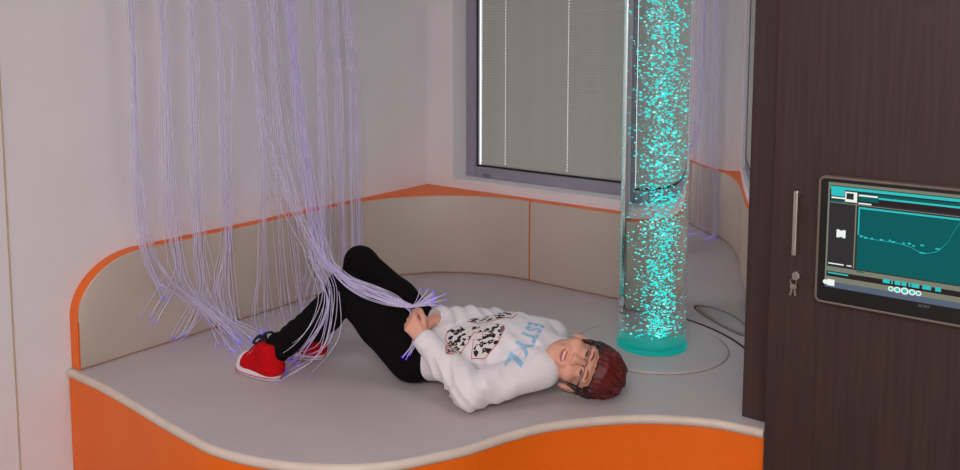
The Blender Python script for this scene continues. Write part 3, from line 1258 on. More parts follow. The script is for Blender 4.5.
hn_f = bp(408.5, 319, -0.150) - N_WR
hand(S, N_WR + 0.008 * hn_f / np.linalg.norm(hn_f), hn_f, A3(-0.10, -0.94, 0.10), A3(0.45, 0.18, 0.80))
hand(S, F_WR + A3(-0.002, -0.002, 0.0), A3(-0.62, -0.72, -0.06), A3(0.10, 0.15, 0.95), A3(-0.70, 0.66, 0.0))
S.put(lambda P: P[..., 2] - 0.0015, (-0.6, -0.4, -0.1), (0.8, 0.4, 0.003), 0.0, 'cut', 0.0)
body = link('body', S.mesh('body'), 'skin', person)
del S

# ---- face details
def ellipsoid(name, c, r, mat, parent, R=HR, seg=20, rings=12):
    bm = bmesh.new()
    bmesh.ops.create_uvsphere(bm, u_segments=seg, v_segments=rings, radius=1.0)
    Mx = Matrix([list(R[i]) + [0] for i in range(3)] + [[0, 0, 0, 1]])
    bmesh.ops.transform(bm, matrix=Matrix.Translation(Vector(c)) @ Mx @ Matrix.Diagonal((r[0], r[1], r[2], 1)), verts=bm.verts)
    return obj(name, bm, mat, parent, True)


def head_tube(name, pts, r, mat, sides=8, closed=False, parent=None):
    bm = add_tube(bmesh.new(), [Vector(hd(*p)) for p in pts], r, sides, closed)
    return obj(name, bm, mat, parent or body, True)


for s in (-1, 1):
    e = ellipsoid('eye', hd(s * 0.030, 0.0768, -0.0012), (0.0120, 0.0080, 0.0026), 'eye_white', body)
    ellipsoid('iris', hd(s * 0.029, 0.0815, -0.0010), (0.0085, 0.0042, 0.0026), 'eye_dark', e)
    pts = [(s * x, 0.0822 - 0.18 * abs(x - 0.030), z) for x, z in ((0.0165, -0.001), (0.023, 0.0026), (0.030, 0.0036), (0.037, 0.0026), (0.0435, -0.0015))]
    head_tube('upper_lashes', pts, [0.0010, 0.0018, 0.0021, 0.0019, 0.0011], 'eye_dark')
    pts = [(s * x, y, z) for x, y, z in ((0.014, 0.0865, 0.0170), (0.024, 0.0850, 0.0205), (0.035, 0.0800, 0.0215), (0.046, 0.0715, 0.0180))]
    head_tube('eyebrow', pts, [0.0016, 0.0024, 0.0022, 0.0010], 'brow')
# lips and teeth
up = [(x, 0.0872 - 9.5 * x * x, -0.0572 + 4.0 * x * x) for x in (-0.0250, -0.017, -0.009, -0.003, 0, 0.003, 0.009, 0.017, 0.0250)]
up = [(x, y, z - (0.0012 if abs(x) < 0.002 else 0) - (0.004 if abs(x) > 0.02 else 0)) for x, y, z in up]
head_tube('upper_lip', up, [0.0012, 0.0022, 0.0028, 0.0030, 0.0028, 0.0030, 0.0028, 0.0022, 0.0012], 'lips')
lo = [(x, 0.0858 - 9.5 * x * x, -0.0722 + 21.0 * x * x) for x in (-0.0250, -0.017, -0.009, 0, 0.009, 0.017, 0.0250)]
lo = [(x, y, z + (0.0005 if abs(x) > 0.02 else 0)) for x, y, z in lo]
head_tube('lower_lip', lo, [0.0012, 0.0026, 0.0034, 0.0036, 0.0034, 0.0026, 0.0012], 'lips')
bm = bmesh.new()
for i in range(6):
    x = (i - 2.5) * 0.0060
    c = hd(x, 0.0815 - 9 * x * x, -0.0620)
    r = bmesh.ops.create_cube(bm, size=1.0)
    Mx = Matrix([list(HR[i2]) + [0] for i2 in range(3)] + [[0, 0, 0, 1]])
    bmesh.ops.transform(bm, matrix=Matrix.Translation(Vector(c)) @ Mx @ Matrix.Diagonal((0.0058, 0.004, 0.0075, 1)), verts=r['verts'])
obj('teeth', bm, 'teeth', body)

# ---- glasses
gl = head_tube('glasses', [(-0.009, 0.0985, 0.004), (-0.004, 0.1005, 0.0065), (0.004, 0.1005, 0.0065), (0.009, 0.0985, 0.004)], 0.0013, 'glasses', 8, False, person)
gl['label'] = 'narrow dark-rimmed spectacles'
for s in (-1, 1):
    loop = []
    for i in range(20):
        a = 2 * math.pi * i / 20
        cx, cz = math.cos(a), math.sin(a)
        x = 0.031 + 0.0220 * math.copysign(abs(cx) ** 0.7, cx)
        z = -0.004 + 0.0105 * math.copysign(abs(cz) ** 0.8, cz)
        loop.append((s * x, 0.0985 - 4.5 * max(0, x - 0.01) ** 2, z))
    head_tube('rim', loop[:11], 0.0011, 'glasses', 6, False, gl)
    ln = bmesh.new()
    ln.faces.new([ln.verts.new(Vector(hd(*p))) for p in loop])
    obj('lens', ln, 'pane', gl)
    head_tube('temple', [(s * 0.0545, 0.0890, 0.003), (s * 0.064, 0.080, 0.004), (s * 0.0755, 0.045, 0.006), (s * 0.0765, 0.006, 0.010), (s * 0.0770, -0.012, 0.002)], [0.0016, 0.0028, 0.0017, 0.0015, 0.0014], 'glasses', 8, False, gl)

# ---- hair
S = Sdf((0.42, -0.22, -0.02), (0.72, 0.10, 0.23), 0.0026)
hfn = lambda P: (P - HC) @ HR


def hair_sdf(P):
    q = hfn(P)
    c = A3(0, -0.014, 0.046)
    r = A3(0.081, 0.099, 0.100)
    e = (q - c)
    k0 = np.linalg.norm(e / r, axis=-1)
    k1 = np.linalg.norm(e / (r * r), axis=-1) + 1e-9
    d = k0 * (k0 - 1) / k1
    x, y, z = q[..., 0], q[..., 1], q[..., 2]
    # lock ridges running from the crown forward and to one side
    ph = 95 * x + 26 * z + 14 * np.sin(26 * y)
    d = d - 0.0016 * np.sin(ph) - 0.0010 * np.sin(2.3 * ph + 30 * y) - 0.0009 * np.sin(170 * y + 60 * x)
    # hairline: forehead, temples, nape
    ax = np.abs(x)
    line = 0.040 - 0.30 * x * 0.10 - np.clip(ax - 0.035, 0, 1) * 0.15 + 0.0025 * np.sin(ph * 1.5)
    side = np.clip((ax - 0.052) / 0.02, 0, 1)
    front_cut = (line - z) * 1.0 + 0 * y
    keep_front = np.where(y > 0.020 - 0.0 * z, front_cut * (1 - side) + side * np.maximum(front_cut * 0.6, (0.034 - z) * 0.5 + (y - 0.040) * 0.5), -1)
    ear_cut = np.where((y <= 0.020) & (y > -0.045), (0.014 - z), -1)
    ear_cut = np.where((y > 0.004) & (y <= 0.026) & (ax > 0.05), (-0.030 - z), ear_cut)
    nape_cut = -0.070 - z
    cut = np.maximum(np.maximum(np.where(y > 0.020, keep_front, -1), ear_cut), nape_cut)
    return np.maximum(d, cut * 0.8)


S.put(hair_sdf, HC - 0.14, HC + 0.14, 0.0)
# swept fringe
for i in range(9):
    t = i / 8
    x0 = -0.052 + 0.104 * t
    a = hd(x0 * 0.8 + 0.01, 0.050, 0.098 - 0.012 * abs(t - 0.5) * 2)
    b = hd(x0 - 0.004, 0.0745 - 9 * x0 * x0, 0.066 - 0.004 * math.sin(7 * t))
    c = hd(x0 - 0.014, 0.0770 - 9 * x0 * x0, 0.046 - 0.006 * abs(t - 0.4) - (0.004 if i % 2 else 0))
    S.chain([a, b, c], [0.014, 0.012, 0.005], 0.006)
# loose locks swept from the crown over the top
rl = np.random.default_rng(5)
hc_, hr_ = A3(0, -0.014, 0.046), A3(0.0815, 0.0995, 0.1005)
for i in range(95):
    a0 = rl.uniform(-math.pi, math.pi)
    el0 = rl.uniform(0.15, 1.25)
    pts_, rad_ = [], []
    n_ = 5
    for j in range(n_):
        t = j / (n_ - 1)
        el_ = el0 - t * rl.uniform(0.45, 0.75)
        az = a0 + t * 0.35
        d_ = A3(math.sin(az) * math.cos(el_), math.cos(az) * math.cos(el_), math.sin(el_))
        p_ = hc_ + d_ * hr_ * (1.0 + 0.018 * math.sin(3 * t))
        pts_.append(p_)
        rad_.append((0.0058 * (1 - t) + 0.0018) * rl.uniform(0.8, 1.2))
    e_ = pts_[-1]
    if e_[2] < 0.046 - 0.10 * abs(e_[0]) + (0.008 if e_[1] > 0.02 else -0.045):
        continue
    S.chain([hd(*p_) for p_ in pts_], rad_, 0.003)
# cropped sides and sideburns
for s in (-1, 1):
    S.chain([hd(s * 0.070, 0.012, 0.045), hd(s * 0.071, 0.020, 0.010), hd(s * 0.069, 0.021, -0.016)], [0.012, 0.008, 0.003], 0.006)
    S.chain([hd(s * 0.052, 0.056, 0.060), hd(s * 0.064, 0.036, 0.034)], [0.010, 0.008], 0.006)
S.put(lambda P: P[..., 2] - 0.0012, (0, -0.4, -0.1), (0.8, 0.4, 0.003), 0.0, 'cut', 0.0)
me = S.mesh('hair')
hair = link('hair', me, 'hair', person)
hair['label'] = 'short hair, dyed dark red on top and brown at the sides'
co = np.empty(len(me.vertices) * 3, np.float32)
me.vertices.foreach_get('co', co)
q = (co.reshape(-1, 3) - HC) @ HR
dye = np.clip((q[:, 2] - 0.042 + 0.25 * (q[:, 1]) - 0.30 * np.clip(np.abs(q[:, 0]) - 0.045, 0, 1)) / 0.03, 0, 1)
at = me.attributes.new('dye', 'FLOAT', 'POINT')
at.data.foreach_set('value', dye.astype(np.float32))
flow = np.stack([q[:, 0] + 0.25 * q[:, 2], 0.10 * q[:, 1], 0.10 * q[:, 2]], 1).astype(np.float32)
at = me.attributes.new('flow', 'FLOAT_VECTOR', 'POINT')
at.data.foreach_set('vector', flow.ravel())
del S

# ---- leggings
S = Sdf((-0.48, -0.21, -0.012), (0.20, 0.19, 0.42), 0.0036)
S.ell(A3(0.035, 0, 0.086), A3(0.125, 0.140, 0.088), 0.03)
S.cone(A3(0.03, 0, 0.088), A3(0.13, 0, 0.088), 0.083, 0.080, 0.02, 'add', (1, 0.62, 1))
for hip, kn, an in ((N_HIP, N_KNEE, N_ANK), (F_HIP, F_KNEE, F_ANK)):
    mid = hip * 0.5 + kn * 0.5
    S.chain([hip, mid + A3(0.004, 0, 0.002), kn], [0.080, 0.072, 0.053], 0.018)
    S.ell(kn + A3(-0.010, 0, 0.012), A3(0.050, 0.046, 0.050), 0.02)
    d = an - kn
    dn = d / np.linalg.norm(d)
    cuff = an + dn * 0.0 + A3(0.004, 0, 0.004)
    S.chain([kn, kn + d * 0.35 + A3(0.014, 0, -0.008), kn + d * 0.7 + A3(0.006, 0, -0.004), cuff - dn * 0.01], [0.052, 0.056, 0.045, 0.040], 0.012)
    S.cyl(cuff - dn * 0.045, cuff + dn * 0.006, 0.043, 0.041, 0.008, 'add', 0.006)


def leg_wrinkle(P):
    u, v, z = P[..., 0], P[..., 1], P[..., 2]
    w = 0.0016 * np.sin(190 * (u * 0.72 + z * 0.70)) * np.clip((-0.30 - u) / 0.06, 0, 1)
    w += 0.0022 * np.sin(75 * (u + 0.6 * z) + 9 * v) * np.exp(-((u + 0.13) ** 2 + (z - 0.20) ** 2) / 0.006)
    w += 0.0020 * np.sin(60 * (u - 0.8 * z)) * np.exp(-((u - 0.02) ** 2 + (z - 0.12) ** 2) / 0.005)
    return w


S.displace(leg_wrinkle, (-0.48, -0.21, -0.012), (0.20, 0.19, 0.42))
# flatten where it rests on the mat
S.put(lambda P: P[..., 2] - 0.001, (-0.5, -0.3, -0.1), (0.3, 0.3, 0.003), 0.0, 'cut', 0.0)
leg = link('leggings', S.mesh('leggings'), 'leggings', person)
del S

# ---- sweatshirt
S = Sdf((0.00, -0.33, -0.012), (0.53, 0.28, 0.27), 0.0033)
S.chain([A3(0.075, 0, 0.090), A3(0.18, 0, 0.090), A3(0.30, 0, 0.103), A3(0.385, 0, 0.102)], [0.090, 0.086, 0.097, 0.082], 0.03, (1, 0.60, 1))
S.cone(A3(0.385, -0.105, 0.098), A3(0.385, 0.105, 0.104), 0.066, 0.066, 0.03)
S.cone(A3(0.40, -0.02, 0.102), A3(0.470, -0.036, 0.100), 0.075, 0.062, 0.02)
arm_axis = []
for sh, el, wr, r1, r2, r3 in ((N_SH, N_EL, N_WR, 0.056, 0.057, 0.033), (F_SH, F_EL, F_WR, 0.056, 0.048, 0.034)):
    S.chain([sh, sh * 0.5 + el * 0.5, el], [r1, 0.052, r2], 0.007)
    S.chain([el, el * 0.5 + wr * 0.5, wr], [r2, 0.046, r3], 0.012)
    dn = (wr - el) / np.linalg.norm(wr - el)
    ext = 0.014 if sh[1] < 0 else 0.034
    S.cyl(wr - dn * 0.020, wr + dn * ext, r3 + 0.003, r3 - 0.003, 0.006, 'add', 0.004)
    S.cyl(wr + dn * (ext - 0.014), wr + dn * 0.06, 0.0225, 0.0225, 0.003, 'cut')


def shirt_fold(P):
    u, v, z = P[..., 0], P[..., 1], P[..., 2]
    w = np.zeros(u.shape)
    for sh, el, wr in ((N_SH, N_EL, N_WR), (F_SH, F_EL, F_WR)):
        # gathers fanning round the elbow and along the forearm
        q = P - el
        rr = np.linalg.norm(q, axis=-1)
        ang = np.arctan2(q[..., 2] * 1.2, -q[..., 0])
        w += 0.0062 * (np.abs(np.sin(88 * (q[..., 0] * 0.85 + q[..., 2] * 0.45) + 1.2 * np.sin(30 * q[..., 2]))) - 0.5) * np.exp(-((rr - 0.02) / 0.085) ** 2)
        dn = (wr - el) / np.linalg.norm(wr - el)
        t = q @ dn
        rad = np.linalg.norm(q - t[..., None] * dn, axis=-1)
        w += 0.0062 * (np.abs(np.sin(78 * t + 14 * v + 5 * np.sin(22 * z))) - 0.5) * np.clip((t - 0.015) / 0.03, 0, 1) * np.clip((0.15 - t) / 0.03, 0, 1) * (rad < 0.07)
        du = (el - sh) / np.linalg.norm(el - sh)
        qs = P - sh
        ts = qs @ du
        rad2 = np.linalg.norm(qs - ts[..., None] * du, axis=-1)
        w += 0.0030 * np.sin(70 * ts + 60 * z + 30 * v) * np.clip((ts - 0.06) / 0.05, 0, 1) * np.clip((0.27 - ts) / 0.05, 0, 1) * (rad2 < 0.075)
    # crease where the sleeve meets the side of the chest
    # soft folds over the belly and at the armpits
    w += 0.0030 * np.sin(60 * u + 35 * v + 3 * np.sin(14 * v)) * np.exp(-((u - 0.13) / 0.07) ** 2) * np.clip((z - 0.03) / 0.05, 0, 1)
    w += 0.0026 * np.sin(90 * (u * 0.5 + v)) * np.exp(-((u - 0.36) ** 2 + (np.abs(v) - 0.11) ** 2) / 0.004)
    return w


S.displace(shirt_fold, (0.0, -0.33, -0.012), (0.53, 0.28, 0.27))
S.cone(A3(0.405, -0.105, 0.158), A3(0.285, -0.178, 0.128), 0.004, 0.007, 0.022, 'cut')
# clean hem, neck opening and mat contact
S.put(lambda P: P[..., 0] - (0.040 + 0.004 * np.sin(40 * P[..., 1])), (-0.1, -0.155, -0.1), (0.03, 0.3, 0.4), 0.0, 'cut', 0.0)
nk0, nk1 = A3(0.458, -0.032, 0.100), A3(0.56, -0.060, 0.090)
S.cyl(nk0, nk1, 0.0505, 0.062, 0.004, 'cut')
S.put(lambda P: P[..., 2] - 0.001, (-0.1, -0.4, -0.1), (0.7, 0.4, 0.003), 0.0, 'cut', 0.0)
me = S.mesh('sweatshirt')
shirt = link('sweatshirt', me, 'shirt', person)
del S
# ribbed collar, cuffs and hem band
bm = bmesh.new()
ax = (nk1 - nk0) / np.linalg.norm(nk1 - nk0)
e1 = np.cross(ax, A3(0, 0, 1))
e1 /= np.linalg.norm(e1)
e2 = np.cross(ax, e1)
cpts = [nk0 + ax * (0.018 + 0.006 * math.cos(a + 1.2)) + (e1 * math.cos(a) + e2 * math.sin(a)) * 0.0535 for a in [2 * math.pi * i / 48 for i in range(48)]]
add_tube(bm, [Vector(p) for p in cpts], [0.0062 + 0.0004 * (i % 2) for i in range(48)], 8, True)
obj('collar', bm, 'shirt', shirt, True)

# ---- flat prints on the chest, wrapped onto the cloth
from mathutils.bvhtree import BVHTree
bvh = BVHTree.FromPolygons([v.co[:] for v in shirt.data.vertices], [p.vertices[:] for p in shirt.data.polygons])


def wrap(me, off, centre, tang_r=None, subdiv=0.006):
    """me lies flat in xy (x reading direction, y towards the head); lay it on the shirt: reading runs far to near"""
    bm = bmesh.new()
    bm.from_mesh(me)
    bmesh.ops.triangulate(bm, faces=bm.faces[:])
    for _ in range(6):
        es = [e for e in bm.edges if e.calc_length() > subdiv]
        if not es:
            break
        bmesh.ops.subdivide_edges(bm, edges=es, cuts=1)
        bmesh.ops.triangulate(bm, faces=bm.faces[:])
    RC = 0.13                               # walk round the chest as an arc so the print does not stretch
    for v in bm.verts:
        x, y = v.co.x, v.co.y
        th = x / RC
        o = Vector((centre[0] + y, centre[1], 0.07))
        d = Vector((0, -math.sin(th), math.cos(th)))
        hit = bvh.ray_cast(o + d * 0.30, -d)
        if hit[0] is not None:
            v.co = hit[0] + d * off
        else:
            v.co = o + d * 0.12
    me2 = bpy.data.meshes.new(me.name)
    bm.to_mesh(me2)
    bm.free()
    me2.polygons.foreach_set('use_smooth', [True] * len(me2.polygons))
    return me2


# arched lettering: the half of the word on the viewer's side of the chest
word = 'ESTYL'
for i, ch in enumerate(word):
    x = 0.006 + 0.0385 * i
    y = -1.75 * max(x, 0) ** 2
    me = text_mesh(ch, 0.066, 'letter', 0.0024)
    me.transform(Matrix.Translation((x, y, 0)) @ Matrix.Rotation(-math.atan(3.8 * max(x, 0)) * 0.9, 4, 'Z') @ Matrix.Diagonal((0.95, 1.0, 1, 1)))
    o = link('letter', wrap(me, 0.0012, (0.392, 0.0)), 'blue_print', shirt)
    if i == 0:
        o['label'] = 'light blue printed capitals in an arch'


def poly_mesh(polys, name):
    bm = bmesh.new()
    for p in polys:
        bm.faces.new([bm.verts.new((x, y, 0)) for x, y in p])
    me = bpy.data.meshes.new(name)
    bm.to_mesh(me)
    bm.free()
    return me


def grow(p, d):
    c = Vector((sum(x for x, y in p) / len(p), sum(y for x, y in p) / len(p)))
    out = []
    n = len(p)
    for i in range(n):
        a, b, c2 = Vector(p[i - 1]), Vector(p[i]), Vector(p[(i + 1) % n])
        e1_, e2_ = (b - a).normalized(), (c2 - b).normalized()
        n1, n2 = Vector((e1_.y, -e1_.x)), Vector((e2_.y, -e2_.x))
        m = (n1 + n2)
        m = m / max(m.length_squared / 2, 0.4)
        out.append((b.x + m.x * d, b.y + m.y * d))
    return out


# two block numerals in leopard print; outlines given in a sketch grid, x along the body, y round the chest
near_num = [(122, 200), (160, 150), (250, 146), (330, 145), (395, 165), (403, 200), (385, 290), (330, 365), (265, 370), (263, 268), (304, 266), (304, 207), (250, 207), (235, 290), (205, 355), (165, 355), (150, 320), (120, 262)]
far_num = [(205, 125), (222, 96), (320, 90), (438, 94), (424, 126), (340, 137), (262, 139)]


def sketch(p, far):
    u_ = (p[0] - 262) / 283 * 0.180
    s_ = (-0.040 + (p[1] - 90) / 49 * 0.070) if far else (p[1] - 145) / 225 * 0.110 + 0.050
    return (s_, u_)


def ccw(p):
    ar = sum(p[i - 1][0] * p[i][1] - p[i][0] * p[i - 1][1] for i in range(len(p)))
    return p if ar > 0 else p[::-1]


for pts_, far in ((near_num, False), (far_num, True)):
    pl = ccw([sketch(p, far) for p in pts_])
    o = link('numeral', wrap(poly_mesh([pl], 'numeral'), 0.0019, (0.216, 0.0)), 'leopard', shirt)
    o['label'] = 'leopard print block numeral'
    link('numeral_outline', wrap(poly_mesh([grow(pl, 0.0026)], 'numeral_outline'), 0.0010, (0.216, 0.0)), 'print_outline', shirt)


# ---- canvas shoes
def shoe(name, ankle, yaw, label, k):
    root = empty(name, Vector((ankle[0], ankle[1], 0.0)))
    root.parent = person
    root.rotation_euler = (0, 0, yaw)
    root['label'] = label
    # local: +x towards the toe, z up, ankle axis at x = 0
    L0, L1 = -0.040, 0.148

    def outline(d, n=40):
        pts = []
        for i in range(n):
            a = 2 * math.pi * i / n
            c, s = math.cos(a), math.sin(a)
            x = (L0 + L1) / 2 + ((L1 - L0) / 2 + d) * math.copysign(abs(c) ** 0.75, c)
            f = (x - L0) / (L1 - L0)
            w = 0.029 + 0.010 * math.sin(min(max(f, 0), 1) * math.pi * 0.75)
            pts.append((x, (w + d) * math.copysign(abs(s) ** 0.8, s) - 0.004 * math.sin(f * 3)))
        return pts
    bm = bmesh.new()
    R = []
    for d, z in ((-0.003, 0.0015), (0.0, 0.004), (0.0015, 0.010), (0.001, 0.024), (-0.002, 0.027)):
        R.append([bm.verts.new((x, y, z)) for x, y in outline(d)])
    n = len(R[0])
    for a, b in zip(R, R[1:]):
        for i in range(n):
            bm.faces.new((a[i], a[(i + 1) % n], b[(i + 1) % n], b[i]))
    bm.faces.new(R[0][::-1])
    bm.faces.new(R[-1])
    sole = obj('sole', bm, 'rubber', root)
    smooth_angle(sole, 50)
    bm = bmesh.new()
    add_tube(bm, [(x, y, 0.011) for x, y in outline(0.0022)], 0.0016, 6, True)
    obj('stripe', bm, 'rubber_line', sole, True)
    # upper
    S = Sdf((-0.075, -0.065, 0.0), (0.175, 0.065, 0.155), 0.0028)
    S.cone(A3(-0.012, 0, 0.036), A3(0.085, 0, 0.034), 0.036, 0.034, 0.01)
    S.cone(A3(0.085, -0.003, 0.034), A3(0.112, -0.004, 0.030), 0.034, 0.031, 0.01)
    S.cone(A3(-0.006, 0, 0.045), A3(-0.002, 0, 0.112), 0.037, 0.038, 0.014)
    S.cone(A3(0.018, 0, 0.100), A3(0.078, 0, 0.048), 0.030, 0.027, 0.012)
    S.cyl(A3(0.004, 0, 0.118), A3(0.004, 0, 0.17), 0.09, 0.09, 0.004, 'cut')
    S.put(lambda P: P[..., 2] - 0.020, (-0.2, -0.2, -0.1), (0.3, 0.2, 0.022), 0.0, 'cut', 0.0)
    link('canvas_upper', S.mesh('canvas_upper'), 'red_canvas', root)
    S = Sdf((0.08, -0.065, 0.0), (0.175, 0.065, 0.09), 0.0028)
    S.cone(A3(0.103, -0.003, 0.033), A3(0.114, -0.004, 0.029), 0.0355, 0.0325, 0.0)
    S.put(lambda P: P[..., 0] - 0.106 - 8 * P[..., 1] ** 2, (0, -0.2, -0.1), (0.16, 0.2, 0.2), 0.0, 'cut', 0.0) if False else None
    S.put(lambda P: 0.0 * P[..., 0] + (P[..., 0] - (0.108 + 5 * (P[..., 1] + 0.003) ** 2)), (-0.2, -0.2, -0.1), (0.12, 0.2, 0.2), 0.002, 'cut', 0.0)
    S.put(lambda P: P[..., 2] - 0.022, (-0.2, -0.2, -0.1), (0.3, 0.2, 0.024), 0.0, 'cut', 0.0)
    link('toe_cap', S.mesh('toe_cap'), 'rubber', root)
    # tongue, laces, eyelets, bow
    bm = bmesh.new()
    rows = 6
    for i in range(rows):
        t = i / (rows - 1)
        x, z = 0.092 - 0.056 * t, 0.0690 + 0.050 * t
        w = 0.013 + 0.003 * t
        pts = [(x + 0.002, -w, z - 0.008), (x, -w * 0.5, z + 0.0005), (x, w * 0.5, z + 0.0005), (x + 0.002, w, z - 0.008)]
        add_tube(bm, spline(pts, 9), 0.0034, 6)
        if i < rows - 1:
            x2, z2 = 0.092 - 0.056 * (i + 1) / (rows - 1), 0.0690 + 0.050 * (i + 1) / (rows - 1)
            for s in (-1, 1):
                add_tube(bm, [(x, s * w * 0.8, z), ((x + x2) / 2, 0, (z + z2) / 2 + 0.004), (x2, -s * w * 0.8, z2)], 0.0030, 6)
    lc = obj('laces', bm, 'lace', root, True)
    bm = bmesh.new()
    for s in (-1, 1):
        c = Vector((0.030, 0, 0.127))
        lp = [c + Vector((0.004 * math.sin(2 * a), s * (0.020 - 0.020 * math.cos(a)), 0.011 * math.sin(a))) for a in [2 * math.pi * i / 14 for i in range(14)]]
        add_tube(bm, lp, 0.0042, 6, True)
        add_tube(bm, spline([c, c + Vector((0.010, s * 0.018, 0.002)), c + Vector((0.018, s * 0.028, -0.014))], 8), 0.0034, 6)
    bmesh.ops.create_icosphere(bm, subdivisions=2, radius=0.007, matrix=Matrix.Translation((0.030, 0, 0.127)))
    obj('bow', bm, 'lace', lc, True)
    for i in range(6):
        t = i / 5
        for s in (-1, 1):
            bm = bmesh.new()
            bmesh.ops.create_icosphere(bm, subdivisions=1, radius=0.0036, matrix=Matrix.Translation((0.091 - 0.060 * t, s * (0.0205 + 0.003 * t), 0.0575 + 0.047 * t)))
            obj('eyelet', bm, 'eyelet', root, True)
    return root


shoe('canvas_shoe', (N_ANK[0] - 0.004, N_ANK[1] - 0.012), math.pi - 0.42, 'red canvas high-top shoe with white sole, bow in view', 0)
shoe('canvas_shoe', (F_ANK[0] - 0.002, F_ANK[1]), math.pi - 0.10, 'red canvas high-top shoe behind the other ankle', 1)
# ------------------------------------------------------------------ fibre optic bundles hanging at the left wall
def b2w(p):
    return BO + BU * float(p[0]) + BV * float(p[1]) + Vector((0, 0, float(p[2])))


def bw(px, py, v):
    return b2w(bp(px, py, v))


XH = XW + 0.115                     # hanging plane, in front of the wall
TOPZ = PZ + 1.62


def ctrl_points(spec, j):
    """spec: list of (px, py, mode, value, jitter in pixels)"""
    out = []
    for (px, py, mode, val, jit) in spec:
        x, y = px + j[0] * jit, py + j[1] * jit * 0.6
        if mode == 'x':
            out.append(on_x(x, y, val + j[2] * 0.012))
        elif mode == 'z':
            out.append(on_z(x, y, val))
        else:
            out.append(bw(x, y, val + j[2] * 0.006))
    return out


tip_bm = bmesh.new()
bmesh.ops.create_icosphere(tip_bm, subdivisions=1, radius=0.0019)
tip_me = bpy.data.meshes.new('glowing_tip')
tip_bm.to_mesh(tip_me)
tip_bm.free()
tip_me.materials.append(M['tip'])
tip_me.polygons.foreach_set('use_smooth', [True] * len(tip_me.polygons))


def bundle(label, top_px, top_spread, n, paths, seed, mat='strand'):
    rng = np.random.default_rng(seed)
    anchor = on_x(top_px, 0, XH)
    root = empty('fibre_bundle', (anchor.x, anchor.y, TOPZ))
    tag(root, label, 'fibre optic strands', 'fibre optic bundles hanging at the wall')
    cap = add_lathe(bmesh.new(), [(0.0, 0.05), (0.013, 0.05), (0.015, 0.0), (0.011, -0.01), (0.0, -0.01)], (0, 0, 0), 20)
    o = obj('ferrule', cap, 'black_plastic', root)
    smooth_angle(o, 40)
    for i in range(n):
        spec = paths[i % len(paths)]
        j = rng.normal(0, 1, 3).clip(-1.7, 1.7)
        tx = top_px + rng.normal(0, 1) * top_spread
        pts = [Vector((anchor.x + rng.normal() * 0.003, anchor.y + rng.normal() * 0.006, TOPZ - 0.005)), on_x(tx, 2, XH + rng.normal() * 0.010)]
        cps = ctrl_points(spec, j)
        for c in cps:
            c.z = max(c.z, PZ + 0.003 + 0.0015 * (i % 3))
            if c.z < PZ + 0.36:
                c.x = max(c.x, XW + 0.0625)
        pts += cps
        w = [Vector((0, rng.normal() * 0.004, 0)) for _ in pts]
        pts = [p if (k < 1 or k == len(pts) - 1) else p + w[k] for k, p in enumerate(pts)]
        line = spline(pts, 40)
        for q in line:
            q.z = max(q.z, PZ + 0.0028)
            if q.z < PZ + 0.36:
                q.x = max(q.x, XW + 0.0605)
            if q.z < PZ + 0.362 and q.y > AC.y and q.x < AC.x:      # stay in front of the curved pad
                dd = Vector((q.x - AC.x, q.y - AC.y))
                if dd.length > AR - 0.009:
                    dd = dd.normalized() * (AR - 0.009)
                    q.x, q.y = AC.x + dd.x, AC.y + dd.y
        line = [q - root.location for q in line]
        st = obj('strand', add_tube(bmesh.new(), line, 0.00115, 5), mat, root, True)
        tp = bpy.data.objects.new('glowing_tip', tip_me)
        COL.objects.link(tp)
        tp.parent = st
        tp.location = line[-1]


Xp = XW + 0.072
side = lambda a: [(a, 60, 'x', XH, 2.0)]
# four bundles that trail right along the pad onto the mat
bundle('pale fibre bundle nearest the rounded pad end, tips trailing down the cream pad', 131, 2.1, 19, [
    [(134, 60, 'x', XH, 2.2), (136, 150, 'x', XH, 3.0), (142, 235, 'x', Xp, 4.5), (152, 268, 'x', Xp, 5), (166, 297, 'x', Xp, 10)],
    [(134, 60, 'x', XH, 2.2), (135, 150, 'x', XH, 3.0), (142, 230, 'x', Xp, 5), (155, 275, 'x', Xp, 5), (190, 300, 'x', Xp, 5), (214, 318, 'x', Xp, 9)],
    [(133, 60, 'x', XH, 2.2), (138, 150, 'x', XH, 3.0), (148, 240, 'x', Xp, 5), (168, 280, 'x', Xp, 4), (196, 303, 'x', Xp, 4), (232, 342, 'z', 0.003, 11)]], 1)
bundle('second pale fibre bundle from the rounded pad end, draped over the cream pad', 162, 2.1, 19, [
    [(164, 60, 'x', XH, 2.2), (167, 150, 'x', XH, 3.0), (171, 235, 'x', Xp, 4), (182, 282, 'x', Xp, 4), (212, 312, 'x', Xp + .01, 4), (238, 344, 'z', 0.003, 11)],
    [(164, 60, 'x', XH, 2.2), (168, 150, 'x', XH, 3.0), (174, 240, 'x', Xp, 4), (188, 290, 'x', Xp, 4), (222, 318, 'x', Xp + .015, 4), (250, 340, 'z', 0.003, 10)],
    [(164, 60, 'x', XH, 2.2), (166, 150, 'x', XH, 3.0), (170, 230, 'x', Xp, 5), (176, 275, 'x', Xp, 6), (152, 322, 'x', Xp, 6)]], 2)
bundle('third pale fibre bundle from the rounded pad end, draped over the cream pad', 191, 2.1, 17, [
    [(192, 60, 'x', XH, 2.2), (195, 150, 'x', XH, 3.0), (199, 235, 'x', Xp, 3.5), (202, 280, 'x', Xp, 5), (222, 318, 'x', Xp + .015, 5), (236, 348, 'z', 0.003, 12)],
    [(192, 60, 'x', XH, 2.2), (196, 150, 'x', XH, 3.0), (200, 235, 'x', Xp, 3.5), (206, 285, 'x', Xp, 5), (190, 325, 'x', Xp + .01, 7), (180, 337, 'x', Xp + .01, 5)]], 3)
